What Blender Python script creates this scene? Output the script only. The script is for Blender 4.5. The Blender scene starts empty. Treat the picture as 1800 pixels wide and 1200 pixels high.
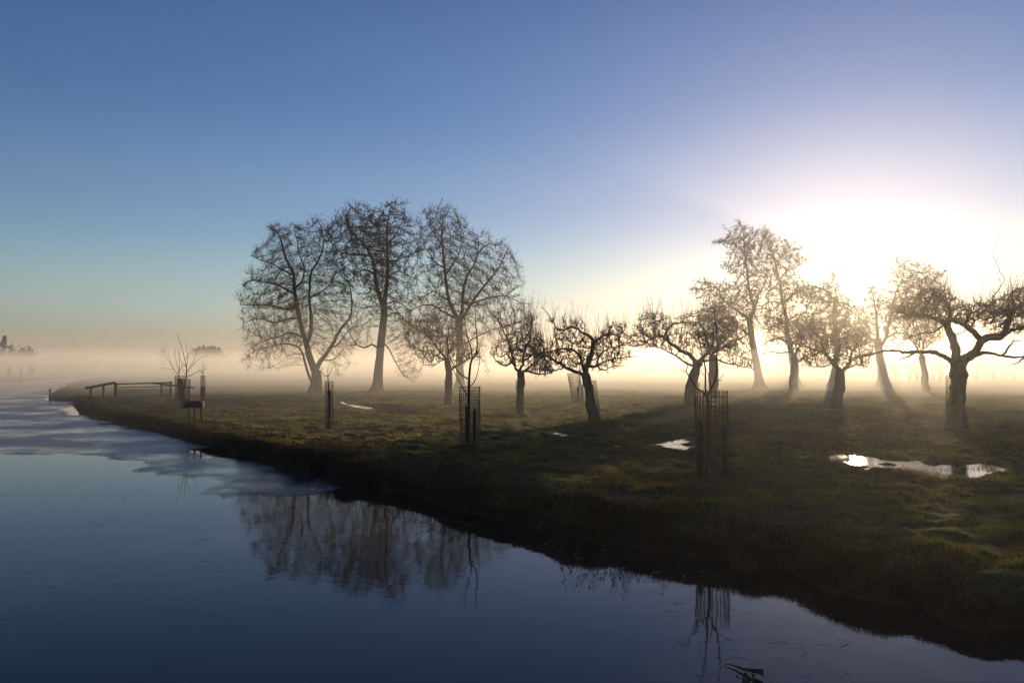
import bpy, math, random
import numpy as np
from mathutils import Vector
rng = np.random.default_rng(7)
random.seed(7)
sc = bpy.context.scene
C = sc.collection

# ------------------------------------------------------------------ camera, world, sun, exposure
F, CAMZ = 1453.0, 2.75
PITCH = math.atan(40.0 / F)
GZ = 0.45                                   # level of the meadow above the water
cam_d = bpy.data.cameras.new('camera'); cam = bpy.data.objects.new('camera', cam_d); C.objects.link(cam)
cam_d.sensor_width = 36.0; cam_d.lens = 36.0 * F / 1800.0; cam_d.clip_start = 0.1; cam_d.clip_end = 6000
cam.location = (0, 0, CAMZ); cam.rotation_euler = (math.pi / 2 + PITCH, 0, 0)
sc.camera = cam
SUN_AZ, SUN_EL = math.atan(600 / F), math.radians(6.2)
world = bpy.data.worlds.new('World'); sc.world = world; world.use_nodes = True
wn, wl = world.node_tree.nodes, world.node_tree.links
wn.clear()
sky = wn.new('ShaderNodeTexSky'); sky.sky_type = 'NISHITA'; sky.sun_disc = False
sky.sun_elevation = SUN_EL; sky.sun_rotation = SUN_AZ
sky.air_density = 1.0; sky.dust_density = 0.14; sky.ozone_density = 4.0
bg = wn.new('ShaderNodeBackground'); bg.inputs['Strength'].default_value = 0.088
wo = wn.new('ShaderNodeOutputWorld')
tc = wn.new('ShaderNodeTexCoord'); sx = wn.new('ShaderNodeSeparateXYZ'); wl.new(tc.outputs['Generated'], sx.inputs[0])
cr = wn.new('ShaderNodeValToRGB'); cr.color_ramp.interpolation = 'EASE'
e = cr.color_ramp.elements
while len(e) < 5: e.new(.5)
for q_, (p_, c_) in zip(e, [(0.0, (.64, .51, .58)), (.10, (1.0, .72, .62)), (.19, (.90, .63, .61)), (.32, (.66, .53, .58)), (.55, (.48, .37, .49))]): q_.position = p_; q_.color = (*c_, 1)
wl.new(sx.outputs[2], cr.inputs[0])
tint = wn.new('ShaderNodeMix'); tint.data_type = 'RGBA'; tint.blend_type = 'MULTIPLY'; tint.inputs[0].default_value = 1.0
dbl = wn.new('ShaderNodeVectorMath'); dbl.operation = 'SCALE'; dbl.inputs['Scale'].default_value = 2.3     # low air is warmer and paler than high air
wl.new(cr.outputs[0], dbl.inputs[0]); wl.new(dbl.outputs[0], tint.inputs[7])
wl.new(sky.outputs[0], tint.inputs[6]); wl.new(tint.outputs[2], bg.inputs[0]); wl.new(bg.outputs[0], wo.inputs[0])
sun_d = bpy.data.lights.new('sun', 'SUN'); sun = bpy.data.objects.new('sun', sun_d); C.objects.link(sun)
SDIR = Vector((math.sin(SUN_AZ) * math.cos(SUN_EL), math.cos(SUN_AZ) * math.cos(SUN_EL), math.sin(SUN_EL)))
sun.rotation_euler = SDIR.to_track_quat('Z', 'Y').to_euler()
sun.location = (30, 70, 30)
sun_d.energy = 5.0; sun_d.angle = math.radians(0.5); sun_d.color = (1.0, 0.75, 0.46)
vs = sc.view_settings
vs.view_transform = 'Standard'; vs.look = 'None'; vs.exposure = 0.12; vs.gamma = 1.0; vs.use_curve_mapping = False
sc.cycles.use_denoising = True
sc.cycles.max_bounces = 5; sc.cycles.volume_bounces = 1; sc.cycles.transparent_max_bounces = 8
sc.cycles.sample_clamp_indirect = 4.0

# ------------------------------------------------------------------ geometry helpers
_cp, _sp = math.cos(PITCH), math.sin(PITCH)
def ray(px, py):
    px = np.asarray(px, float); py = np.asarray(py, float)
    a = (px - 900) / F; b = -(py - 600) / F
    return a, _cp - b * _sp, _sp + b * _cp
def on_z(px, py, z=GZ):                     # where the view ray of a traced point meets a level
    a, f, u = ray(px, py); t = (z - CAMZ) / u
    return np.array([a * t, f * t]).T
def on_y(px, py, Y):                        # the point of that ray at distance Y
    a, f, u = ray(px, py); t = np.asarray(Y) / f
    return np.stack([a * t, f * t, CAMZ + u * t], -1)

def hashn(ix, iy, s):
    n = (ix.astype(np.int64) * 374761393 + iy.astype(np.int64) * 668265263 + s * 1442695041) & 0xffffffff
    n = ((n ^ (n >> 13)) * 1274126177) & 0xffffffff
    return ((n ^ (n >> 16)) & 0xffff) / 65535.0
def noise2(x, y, s=0):
    ix = np.floor(x); iy = np.floor(y); fx = x - ix; fy = y - iy
    fx = fx * fx * (3 - 2 * fx); fy = fy * fy * (3 - 2 * fy)
    a = hashn(ix, iy, s); b = hashn(ix + 1, iy, s); c = hashn(ix, iy + 1, s); d = hashn(ix + 1, iy + 1, s)
    return (a + (b - a) * fx) * (1 - fy) + (c + (d - c) * fx) * fy - 0.5

def mesh_obj(name, verts, faces, mat, parent=None, k=None, smooth=True):
    """faces: array (n,k) of indices (or a list of such arrays)"""
    me = bpy.data.meshes.new(name)
    verts = np.asarray(verts, np.float32)
    fl = faces if isinstance(faces, list) else [faces]
    fl = [np.asarray(f, np.int32) for f in fl if len(f)]
    me.vertices.add(len(verts)); me.vertices.foreach_set('co', verts.ravel())
    idx = np.concatenate([f.ravel() for f in fl]); tot = np.concatenate([np.full(len(f), f.shape[1], np.int32) for f in fl])
    me.loops.add(len(idx)); me.loops.foreach_set('vertex_index', idx)
    me.polygons.add(len(tot)); st = np.concatenate([[0], np.cumsum(tot)[:-1]]).astype(np.int32)
    me.polygons.foreach_set('loop_start', st)
    me.polygons.foreach_set('loop_total', tot)
    me.update(calc_edges=True)
    if smooth: me.polygons.foreach_set('use_smooth', np.ones(len(tot), bool))
    me.materials.append(mat)
    o = bpy.data.objects.new(name, me); C.objects.link(o)
    if parent is not None:
        o.parent = parent; o.location = [-c for c in parent.location]
    return o
def tag(o, label=None, cat=None, group=None, kind=None):
    if label: o['label'] = label
    if cat: o['category'] = cat
    if group: o['group'] = group
    if kind: o['kind'] = kind
    return o
def empty(name, loc, label, cat, group=None):
    o = bpy.data.objects.new(name, None); C.objects.link(o); o.location = [float(v) for v in loc]; o.empty_display_size = 0.2
    return tag(o, label, cat, group)

class Acc:
    """collects frusta, tubes, quads into one mesh"""
    def __init__(s): s.v = []; s.f = {3: [], 4: []}; s.n = 0
    def add(s, v, f3=None, f4=None):
        v = np.asarray(v, float)
        if f3 is not None and len(f3): s.f[3].append(np.asarray(f3) + s.n)
        if f4 is not None and len(f4): s.f[4].append(np.asarray(f4) + s.n)
        s.v.append(v); s.n += len(v)
    def segs(s, p0, p1, r0, r1, k=3):
        p0 = np.asarray(p0); p1 = np.asarray(p1); m = len(p0)
        if m == 0: return
        d = p1 - p0; d = d / (np.linalg.norm(d, axis=1, keepdims=True) + 1e-9)
        ref = np.where(np.abs(d[:, 2:3]) > 0.9, [[1., 0, 0]], [[0, 0, 1.]])
        u = np.cross(d, ref); u /= np.linalg.norm(u, axis=1, keepdims=True) + 1e-9; w = np.cross(d, u)
        an = np.arange(k) * 2 * math.pi / k
        ring = u[:, None] * np.cos(an)[None, :, None] + w[:, None] * np.sin(an)[None, :, None]
        a = p0[:, None] + ring * np.asarray(r0).reshape(-1, 1, 1); b = p1[:, None] + ring * np.asarray(r1).reshape(-1, 1, 1)
        v = np.concatenate([a, b], 1).reshape(-1, 3); base = (np.arange(m) * 2 * k)[:, None]
        j = np.arange(k)
        for q in range(k):
            pass
        f = np.stack([base + j, base + (j + 1) % k, base + k + (j + 1) % k, base + k + j], -1).reshape(-1, 4)
        s.add(v, None, f)
    def spikes(s, p0, p1, r0, k=3):
        p0 = np.asarray(p0); p1 = np.asarray(p1); m = len(p0)
        if m == 0: return
        d = p1 - p0; d = d / (np.linalg.norm(d, axis=1, keepdims=True) + 1e-9)
        ref = np.where(np.abs(d[:, 2:3]) > 0.9, [[1., 0, 0]], [[0, 0, 1.]])
        u = np.cross(d, ref); u /= np.linalg.norm(u, axis=1, keepdims=True) + 1e-9; w = np.cross(d, u)
        an = np.arange(k) * 2 * math.pi / k
        ring = u[:, None] * np.cos(an)[None, :, None] + w[:, None] * np.sin(an)[None, :, None]
        a = p0[:, None] + ring * np.asarray(r0).reshape(-1, 1, 1)
        v = np.concatenate([a, p1[:, None]], 1).reshape(-1, 3); base = (np.arange(m) * (k + 1))[:, None]; j = np.arange(k)
        f = np.stack([base + j, base + (j + 1) % k, base + k + 0 * j], -1).reshape(-1, 3)
        s.add(v, f)
    def tube(s, pts, rad, k=8, lump=0.0, cap=True, seed=0):
        pts = np.asarray(pts, float); n = len(pts); rad = np.asarray(rad, float) * np.ones(n)
        t = np.gradient(pts, axis=0); t /= np.linalg.norm(t, axis=1, keepdims=True) + 1e-9
        u = np.cross(t[0], [0, 1, 0.1]); u /= np.linalg.norm(u) + 1e-9
        vs_ = []; an = np.arange(k) * 2 * math.pi / k
        for i in range(n):
            u = u - t[i] * np.dot(u, t[i]); u /= np.linalg.norm(u) + 1e-9; w = np.cross(t[i], u)
            rr = rad[i] * (1 + lump * noise2(an * 1.3 + 7.1 * seed, np.full(k, i * 0.45), seed) * 2)
            vs_.append(pts[i] + (u[None] * np.cos(an)[:, None] + w[None] * np.sin(an)[:, None]) * rr[:, None])
        v = np.concatenate(vs_); j = np.arange(k); fs = []
        for i in range(n - 1):
            fs.append(np.stack([i * k + j, i * k + (j + 1) % k, (i + 1) * k + (j + 1) % k, (i + 1) * k + j], -1))
        f3 = None
        if cap:
            v = np.concatenate([v, pts[-1:] + t[-1] * rad[-1] * 0.6, pts[:1]])
            f3 = np.concatenate([np.stack([(n - 1) * k + j, (n - 1) * k + (j + 1) % k, np.full(k, n * k)], -1),
                                 np.stack([(j + 1) % k, j, np.full(k, n * k + 1)], -1)])
        s.add(v, f3, np.concatenate(fs))
    def box(s, c, size, rz=0.0, tilt=(0, 0), taper=1.0):
        x, y, z = [q / 2 for q in size]
        v = np.array([[-x, -y, -z], [x, -y, -z], [x, y, -z], [-x, y, -z], [-x * taper, -y * taper, z], [x * taper, -y * taper, z], [x * taper, y * taper, z], [-x * taper, y * taper, z]])
        v[:, 0] += v[:, 2] * tilt[0]; v[:, 1] += v[:, 2] * tilt[1]
        cz, sz = math.cos(rz), math.sin(rz)
        v = np.stack([v[:, 0] * cz - v[:, 1] * sz, v[:, 0] * sz + v[:, 1] * cz, v[:, 2]], -1) + np.asarray(c)
        s.add(v, None, [[0, 3, 2, 1], [4, 5, 6, 7], [0, 1, 5, 4], [1, 2, 6, 5], [2, 3, 7, 6], [3, 0, 4, 7]])
    def beam(s, a, b, w, h):
        a = np.asarray(a, float); b = np.asarray(b, float); d = b - a; d /= np.linalg.norm(d)
        ref = np.array([0, 0, 1.]) if abs(d[2]) < 0.9 else np.array([0, 1., 0])
        u = np.cross(d, ref); u /= np.linalg.norm(u); q = np.cross(u, d)
        v = []
        for p in (a, b):
            for (i, j) in ((-1, -1), (1, -1), (1, 1), (-1, 1)): v.append(p + u * w / 2 * i + q * h / 2 * j)
        s.add(v, None, [[0, 1, 2, 3], [7, 6, 5, 4], [0, 4, 5, 1], [1, 5, 6, 2], [2, 6, 7, 3], [3, 7, 4, 0]])
    def leaves(s, p, size, r):
        m = len(p)
        if m == 0: return
        a = r.normal(size=(m, 3)); a /= np.linalg.norm(a, axis=1, keepdims=True)
        b = np.cross(a, r.normal(size=(m, 3))); b /= np.linalg.norm(b, axis=1, keepdims=True)
        sz = (np.asarray(size) * np.ones(m))[:, None] * r.uniform(0.6, 1.3, (m, 1))
        v = np.stack([p - a * sz * .6, p + b * sz * .38, p + a * sz * .6, p - b * sz * .38], 1).reshape(-1, 3)
        s.add(v, None, np.arange(4 * m).reshape(m, 4))
    def obj(s, name, mat, parent=None, smooth=True):
        fl = []
        for k in (3, 4):
            if s.f[k]: fl.append(np.concatenate(s.f[k]))
        return mesh_obj(name, np.concatenate(s.v), fl, mat, parent, smooth=smooth)

# ------------------------------------------------------------------ materials
def mat(name):
    m = bpy.data.materials.new(name); m.use_nodes = True; n = m.node_tree.nodes; l = m.node_tree.links
    return m, n, l, n['Principled BSDF'], n['Material Output']
def ramp(n, l, fac, stops):
    r = n.new('ShaderNodeValToRGB'); e = r.color_ramp.elements
    while len(e) < len(stops): e.new(0.5)
    for q, (p, c) in zip(e, stops): q.position = p; q.color = (*c, 1)
    l.new(fac, r.inputs[0]); return r.outputs[0]
def tex(n, l, scale, detail=4, rough=0.55, stretch=(1, 1, 1)):
    tc = n.new('ShaderNodeTexCoord'); mp = n.new('ShaderNodeMapping'); mp.inputs['Scale'].default_value = stretch
    l.new(tc.outputs['Object'], mp.inputs[0])
    t = n.new('ShaderNodeTexNoise'); t.inputs['Scale'].default_value = scale; t.inputs['Detail'].default_value = detail; t.inputs['Roughness'].default_value = rough
    l.new(mp.outputs[0], t.inputs[0]); return t.outputs[0]
def bump(n, l, h, bsdf, strength, dist):
    b = n.new('ShaderNodeBump'); b.inputs['Strength'].default_value = strength; b.inputs['Distance'].default_value = dist
    l.new(h, b.inputs['Height']); l.new(b.outputs[0], bsdf.inputs['Normal']); return b
def wood(name, c0, c1, scale=6, stretch=(1, 1, .25), bs=.6, rough=.9):
    m, n, l, p, o = mat(name)
    t = tex(n, l, scale, 6, .6, stretch); l.new(ramp(n, l, t, [(.3, c0), (.7, c1)]), p.inputs['Base Color'])
    p.inputs['Roughness'].default_value = rough; bump(n, l, t, p, bs, .02); return m
M_ALDER = wood('alder_bark', (.045, .036, .028), (.13, .105, .08), 5)
M_APPLE = wood('apple_bark', (.035, .028, .022), (.12, .10, .07), 7)
M_YOUNG = wood('young_bark', (.035, .022, .016), (.10, .06, .045), 20)
M_TWIG = wood('twig_bark', (.035, .024, .018), (.09, .06, .045), 3)
M_STAKE = wood('stake_wood', (.022, .016, .012), (.06, .045, .032), 14)
M_FENCE = wood('fence_wood', (.07, .055, .04), (.18, .14, .10), 9)
M_BOARD = wood('dark_board', (.02, .018, .014), (.05, .042, .033), 12)
def m_leaf():
    m, n, l, p, o = mat('dry_leaf')
    t = tex(n, l, .9, 2); l.new(ramp(n, l, t, [(.35, (.03, .018, .012)), (.65, (.065, .038, .02))]), p.inputs['Base Color'])
    p.inputs['Roughness'].default_value = .7
    tr = n.new('ShaderNodeBsdfTranslucent'); tr.inputs[0].default_value = (.08, .04, .018, 1)
    mx = n.new('ShaderNodeMixShader'); mx.inputs[0].default_value = .2
    l.new(p.outputs[0], mx.inputs[1]); l.new(tr.outputs[0], mx.inputs[2]); l.new(mx.outputs[0], o.inputs[0]); return m
M_LEAF = m_leaf()
def m_wire():
    m, n, l, p, o = mat('galvanised_wire')
    t = tex(n, l, 9, 3); l.new(ramp(n, l, t, [(.3, (.03, .026, .022)), (.7, (.08, .07, .06))]), p.inputs['Base Color'])
    p.inputs['Metallic'].default_value = .5; p.inputs['Roughness'].default_value = .6; return m
M_WIRE = m_wire()
def m_ground():
    m, n, l, p, o = mat('meadow_soil')
    t = tex(n, l, .35, 6, .6); t2 = tex(n, l, 9, 5, .65)
    mx = n.new('ShaderNodeMath'); mx.operation = 'MULTIPLY_ADD'; mx.inputs[1].default_value = .45; l.new(t2, mx.inputs[0]); 
    md = n.new('ShaderNodeMath'); md.operation = 'MULTIPLY'; md.inputs[1].default_value = .6; l.new(t, md.inputs[0]); l.new(md.outputs[0], mx.inputs[2])
    turf = ramp(n, l, mx.outputs[0], [(.36, (.022, .016, .010)), (.46, (.034, .034, .013)), (.57, (.058, .062, .018)), (.68, (.095, .085, .032))])
    tc = n.new('ShaderNodeTexCoord'); sx = n.new('ShaderNodeSeparateXYZ'); l.new(tc.outputs['Object'], sx.inputs[0])
    hz = n.new('ShaderNodeMath'); hz.operation = 'MULTIPLY_ADD'; hz.inputs[1].default_value = .35; l.new(t2, hz.inputs[0]); l.new(sx.outputs[2], hz.inputs[2])
    mr = n.new('ShaderNodeMapRange'); mr.inputs['From Min'].default_value = .36; mr.inputs['From Max'].default_value = .56; l.new(hz.outputs[0], mr.inputs[0])
    low_tone = n.new('ShaderNodeMix'); low_tone.data_type = 'RGBA'; l.new(mr.outputs[0], low_tone.inputs[0]); low_tone.inputs[6].default_value = (.013, .010, .007, 1); l.new(turf, low_tone.inputs[7])  # ground colour runs darker towards its lowest parts
    l.new(low_tone.outputs[2], p.inputs['Base Color'])
    p.inputs['Roughness'].default_value = .95; p.inputs['Specular IOR Level'].default_value = .15
    bump(n, l, t2, p, .9, .05); return m
M_GROUND = m_ground()
def m_grass(name, stops):
    m, n, l, p, o = mat(name)
    t = tex(n, l, .5, 4, .6); c = ramp(n, l, t, stops)
    l.new(c, p.inputs['Base Color']); p.inputs['Roughness'].default_value = .75; p.inputs['Specular IOR Level'].default_value = .25
    tr = n.new('ShaderNodeBsdfTranslucent'); tc_ = n.new('ShaderNodeVectorMath'); tc_.operation = 'MULTIPLY'; tc_.inputs[1].default_value = (2.3, 2.0, 1.6); l.new(c, tc_.inputs[0]); l.new(tc_.outputs[0], tr.inputs[0])
    mx = n.new('ShaderNodeMixShader'); mx.inputs[0].default_value = .55
    l.new(p.outputs[0], mx.inputs[1]); l.new(tr.outputs[0], mx.inputs[2]); l.new(mx.outputs[0], o.inputs[0]); return m
M_GRASS = m_grass('grass_blades', [(.34, (.095, .066, .028)), (.46, (.068, .072, .020)), (.58, (.105, .115, .028)), (.72, (.15, .14, .05))])
M_RUSH = m_grass('bank_blades', [(.34, (.03, .022, .012)), (.5, (.022, .022, .010)), (.68, (.05, .042, .018))])
def m_water(name, rough, col=(.006, .008, .012), bs=.05):
    m, n, l, p, o = mat(name)
    p.inputs['Base Color'].default_value = (*col, 1); p.inputs['IOR'].default_value = 1.30; p.inputs['Specular IOR Level'].default_value = .42
    t = tex(n, l, 1.2, 4, .6, (1, 1.0, 1)); t2 = tex(n, l, 9, 3, .5)
    a = n.new('ShaderNodeMath'); a.operation = 'MULTIPLY_ADD'; a.inputs[1].default_value = .12; l.new(t2, a.inputs[0]); l.new(t, a.inputs[2])
    bump(n, l, a.outputs[0], p, bs, .05)
    r = n.new('ShaderNodeMapRange'); r.inputs['From Min'].default_value = .4; r.inputs['From Max'].default_value = .65; r.inputs['To Min'].default_value = rough; r.inputs['To Max'].default_value = rough * 2.2
    t3 = tex(n, l, .8, 5, .65, (1, .5, 1)); l.new(t3, r.inputs[0]); l.new(r.outputs[0], p.inputs['Roughness'])
    return m
M_WATER = m_water('canal_water', .02, (.014, .012, .012), .06)
M_PUDDLE = m_water('puddle_water', .085, (.01, .009, .007), .10)
def m_ice():
    m, n, l, p, o = mat('frosted_ice')
    t = tex(n, l, .22, 6, .62, (1, 1, 1)); t2 = tex(n, l, 5, 5, .7)
    l.new(ramp(n, l, t, [(.3, (.05, .048, .058)), (.7, (.09, .088, .105))]), p.inputs['Base Color'])
    p.inputs['IOR'].default_value = 1.31
    r = n.new('ShaderNodeMapRange'); r.inputs['From Min'].default_value = .38; r.inputs['From Max'].default_value = .56; r.inputs['To Min'].default_value = .13; r.inputs['To Max'].default_value = .36
    l.new(t, r.inputs[0]); l.new(r.outputs[0], p.inputs['Roughness'])
    bump(n, l, t2, p, .12, .02)
    at = n.new('ShaderNodeAttribute'); at.attribute_name = 'thickness'; t4 = tex(n, l, 1.1, 5, .7, (1, .6, 1))
    ad = n.new('ShaderNodeMath'); ad.operation = 'ADD'; l.new(at.outputs['Fac'], ad.inputs[0]); l.new(t4, ad.inputs[1])
    mr = n.new('ShaderNodeMapRange'); mr.inputs['From Min'].default_value = .42; mr.inputs['From Max'].default_value = .92; l.new(ad.outputs[0], mr.inputs[0])
    tp = n.new('ShaderNodeBsdfTransparent'); mx = n.new('ShaderNodeMixShader'); l.new(mr.outputs[0], mx.inputs[0]); l.new(tp.outputs[0], mx.inputs[1]); l.new(p.outputs[0], mx.inputs[2]); l.new(mx.outputs[0], o.inputs[0]); return m
M_ICE = m_ice()

# ------------------------------------------------------------------ the canal banks
bank_px = [(158, 666), (140, 671), (118, 679), (98, 688), (88, 697), (90, 702), (112, 704), (134, 706), (133, 713), (145, 726), (170, 735), (210, 744), (250, 753), (300, 765), (345, 780), (385, 786), (420, 800), (460, 812), (500, 826), (545, 843)]
crest_px = [(575, 856), (620, 878), (660, 884), (700, 891), (750, 905), (790, 918), (830, 929), (870, 943), (915, 956), (960, 968), (1000, 979), (1040, 986), (1066, 996), (1088, 987), (1130, 996), (1200, 1016), (1222, 1028), (1290, 1030), (1312, 1046), (1340, 1048), (1352, 1040), (1400, 1046), (1450, 1075), (1500, 1092), (1570, 1106), (1640, 1126), (1700, 1152), (1750, 1158), (1800, 1166)]
def on_refl(px, py, zc):                    # a crest seen mirrored in the still water
    a, f, u = ray(px, py); t = (-zc - CAMZ) / u
    return np.array([a * t, f * t]).T
W1 = on_z(*np.array(bank_px).T, 0.0)
W2 = on_refl(*np.array(crest_px).T, 0.42)
# from crest to waterline: half a metre towards the water (down-left of the bank)
tn = np.gradient(W2, axis=0); tn /= np.linalg.norm(tn, axis=1, keepdims=True)
ts = np.stack([np.convolve(np.pad(tn[:, i], 3, 'edge'), np.ones(7) / 7, 'valid') for i in range(2)], -1)
nrm = np.stack([ts[:, 1], -ts[:, 0]], -1)      # right of travel direction
nrm *= np.sign((nrm @ np.array([-.5, -.85])))[:, None]
W2 = W2 + nrm * 0.40
far = np.array([[-75, 260], [-70, 210], [-76, 175]])
L1 = np.concatenate([far, W1, W2, [[7.2, 7.2], [11, 4], [20, -4], [40, -30], [1150, -30], [1150, 1150], [-75, 1150]]])
LB = on_z(np.array([150, 110, 60, 0, -120, -400]), np.array([665.5, 667, 669.5, 672, 678, 690]), 0.0)
L2 = np.concatenate([[[-84, 1150], [-84, 260], [-82, 200]], LB, [[-140, 20], [-300, -30], [-1150, -30], [-1150, 1150]]])
def inpoly(x, y, P):
    ins = np.zeros(x.shape, bool); n = len(P)
    for i in range(n):
        x0, y0 = P[i]; x1, y1 = P[(i + 1) % n]
        if y0 == y1: continue
        c = ((y0 > y) != (y1 > y)) & (x < (x1 - x0) * (y - y0) / (y1 - y0) + x0)
        ins ^= c
    return ins
def pdist(x, y, P, closed=True):
    d = np.full(x.shape, 1e9); n = len(P)
    for i in range(n if closed else n - 1):
        a = P[i]; b = P[(i + 1) % n]; ab = b - a; L = ab @ ab + 1e-9
        t = np.clip(((x - a[0]) * ab[0] + (y - a[1]) * ab[1]) / L, 0, 1)
        d = np.minimum(d, (x - a[0] - t * ab[0]) ** 2 + (y - a[1] - t * ab[1]) ** 2)
    return np.sqrt(d)
# puddles: traced outlines on the meadow
pud_px = [
 ('large sunlit puddle on the grass mirroring the low sun', [(1436, 803), (1470, 799), (1510, 801), (1560, 806), (1620, 812), (1680, 815), (1722, 815), (1760, 822), (1738, 831), (1700, 838), (1655, 841), (1600, 832), (1545, 824), (1490, 817), (1450, 812)], .03),
 ('pale puddle on the grass just left of the nearest wire guard', [(1128, 781), (1150, 777), (1180, 775), (1195, 772), (1214, 773), (1222, 792), (1200, 793), (1178, 788), (1150, 786)], .02),
 ('small round puddle below the pale one beside the nearest guard', [(1142, 788), (1153, 788), (1154, 794), (1143, 794)], .015),
 ('thin puddle right behind the nearest wire guard', [(1225, 795), (1290, 797), (1340, 800), (1330, 808), (1280, 810), (1230, 804)], -.015),
 ('broken wet streak leading to the large sunlit puddle', [(1350, 799), (1400, 798), (1436, 801), (1430, 808), (1385, 806)], -.02),
 ('tiny puddle in the middle of the meadow right of the leaning tree', [(1074, 784), (1088, 783), (1096, 787), (1080, 788)], .01),
 ('narrow puddle below the leaning apple tree', [(964, 760), (985, 759), (1012, 762), (1000, 766), (976, 764)], .01),
 ('long thin wet streak right of the second sapling guard', [(842, 746), (880, 745), (915, 749), (880, 751)], -.01),
 ('pale little pool left in the ditch between the two left alders', [(602, 706), (608, 707), (616, 711), (640, 714.2), (651, 717), (640, 718), (620, 715), (606, 709.5)], .02),
]
PUD = [(lab, on_z(*np.array(p).T, GZ - .03), dz) for lab, p, dz in pud_px]
DITCH = on_z(np.array([560, 600, 625, 660, 700, 760]), np.array([692, 706, 713, 717, 722, 724]), GZ)
def ground_h(x, y):
    l1 = inpoly(x, y, L1); l2 = inpoly(x, y, L2)
    d = np.minimum(pdist(x, y, L1), pdist(x, y, L2)); sd = np.where(l1 | l2, d, -d)
    rr = np.hypot(x, y)
    w = np.clip(.45 + rr * .004, .45, 1.6)
    sd = sd + noise2(x * 1.7, y * 1.7, 3) * .35 * np.clip(rr / 12, .4, 1) + noise2(x * 5, y * 5, 4) * .12
    t = np.clip(sd / w, 0, 1); prof = 1 - (1 - t) ** 2.2
    h = np.where(sd > 0, prof * GZ, np.maximum(sd * .6, -.4))
    on = np.clip((sd - .1) / .6, 0, 1)
    h = h + on * (noise2(x * .13, y * .13, 11) * .22 + noise2(x * .5 + 9, y * .42, 12) * .10)
    tus = np.abs(noise2(x * 1.5, y * 2.1, 13)) * 2
    h = h + on * (tus * .10 + np.abs(noise2(x * 3.1 + 4, y * 4.3, 18)) * .11 + noise2(x * 4.1, y * 4.1, 14) * .05 + noise2(x * 10, y * 10, 15) * .03 - .09)
    # a low swell near the bank and shallow wheel track
    for lab, P, dz in PUD:
        c = P.mean(0); R = np.abs(P - c).max() + 3
        m = (np.abs(x - c[0]) < R) & (np.abs(y - c[1]) < R)
        if not m.any(): continue
        xm, ym = x[m], y[m]; ins = inpoly(xm, ym, P); dd = pdist(xm, ym, P); s = np.where(ins, dd, -dd)
        k = np.clip((s + .6) / .6, 0, 1); k = k * k * (3 - 2 * k)
        lvl = GZ - .03 + dz * 0 - np.clip(s, -.5, .35) * .16 + (0.0 if dz > 0 else .018)
        hm = h[m]; det = noise2(xm * 4.1, ym * 4.1, 14) * .07 + noise2(xm * 10, ym * 10, 15) * .045 + noise2(xm * 1.6, ym * 2.6, 19) * .09
        h[m] = hm * (1 - k) + (lvl + det * 1.35) * k
    m = pdist(x, y, DITCH, False); h = h - .16 * np.exp(-(m / .9) ** 2)
    return h
def gz(x, y): return float(ground_h(np.array([float(x)]), np.array([float(y)]))[0])

def build_ground():
    nr, nt = 800, 340
    r = 5.0 * (1150 / 5.0) ** (np.linspace(0, 1, nr) ** 1.0)
    th = np.linspace(-1, 1, nt); th = np.radians(38) * th + np.radians(40) * th ** 5
    R, T = np.meshgrid(r, th, indexing='ij'); x = R * np.sin(T); y = R * np.cos(T)
    z = ground_h(x.ravel(), y.ravel())
    v = np.stack([x.ravel(), y.ravel(), z], -1)
    i, j = np.meshgrid(np.arange(nr - 1), np.arange(nt - 1), indexing='ij'); b = (i * nt + j).ravel()
    f = np.stack([b, b + 1, b + nt + 1, b + nt], -1)
    zz = z[f].max(1); f = f[zz > -.38]
    return tag(mesh_obj('meadow_ground', v, f[:, ::-1], M_GROUND), kind='structure')
build_ground()
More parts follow.
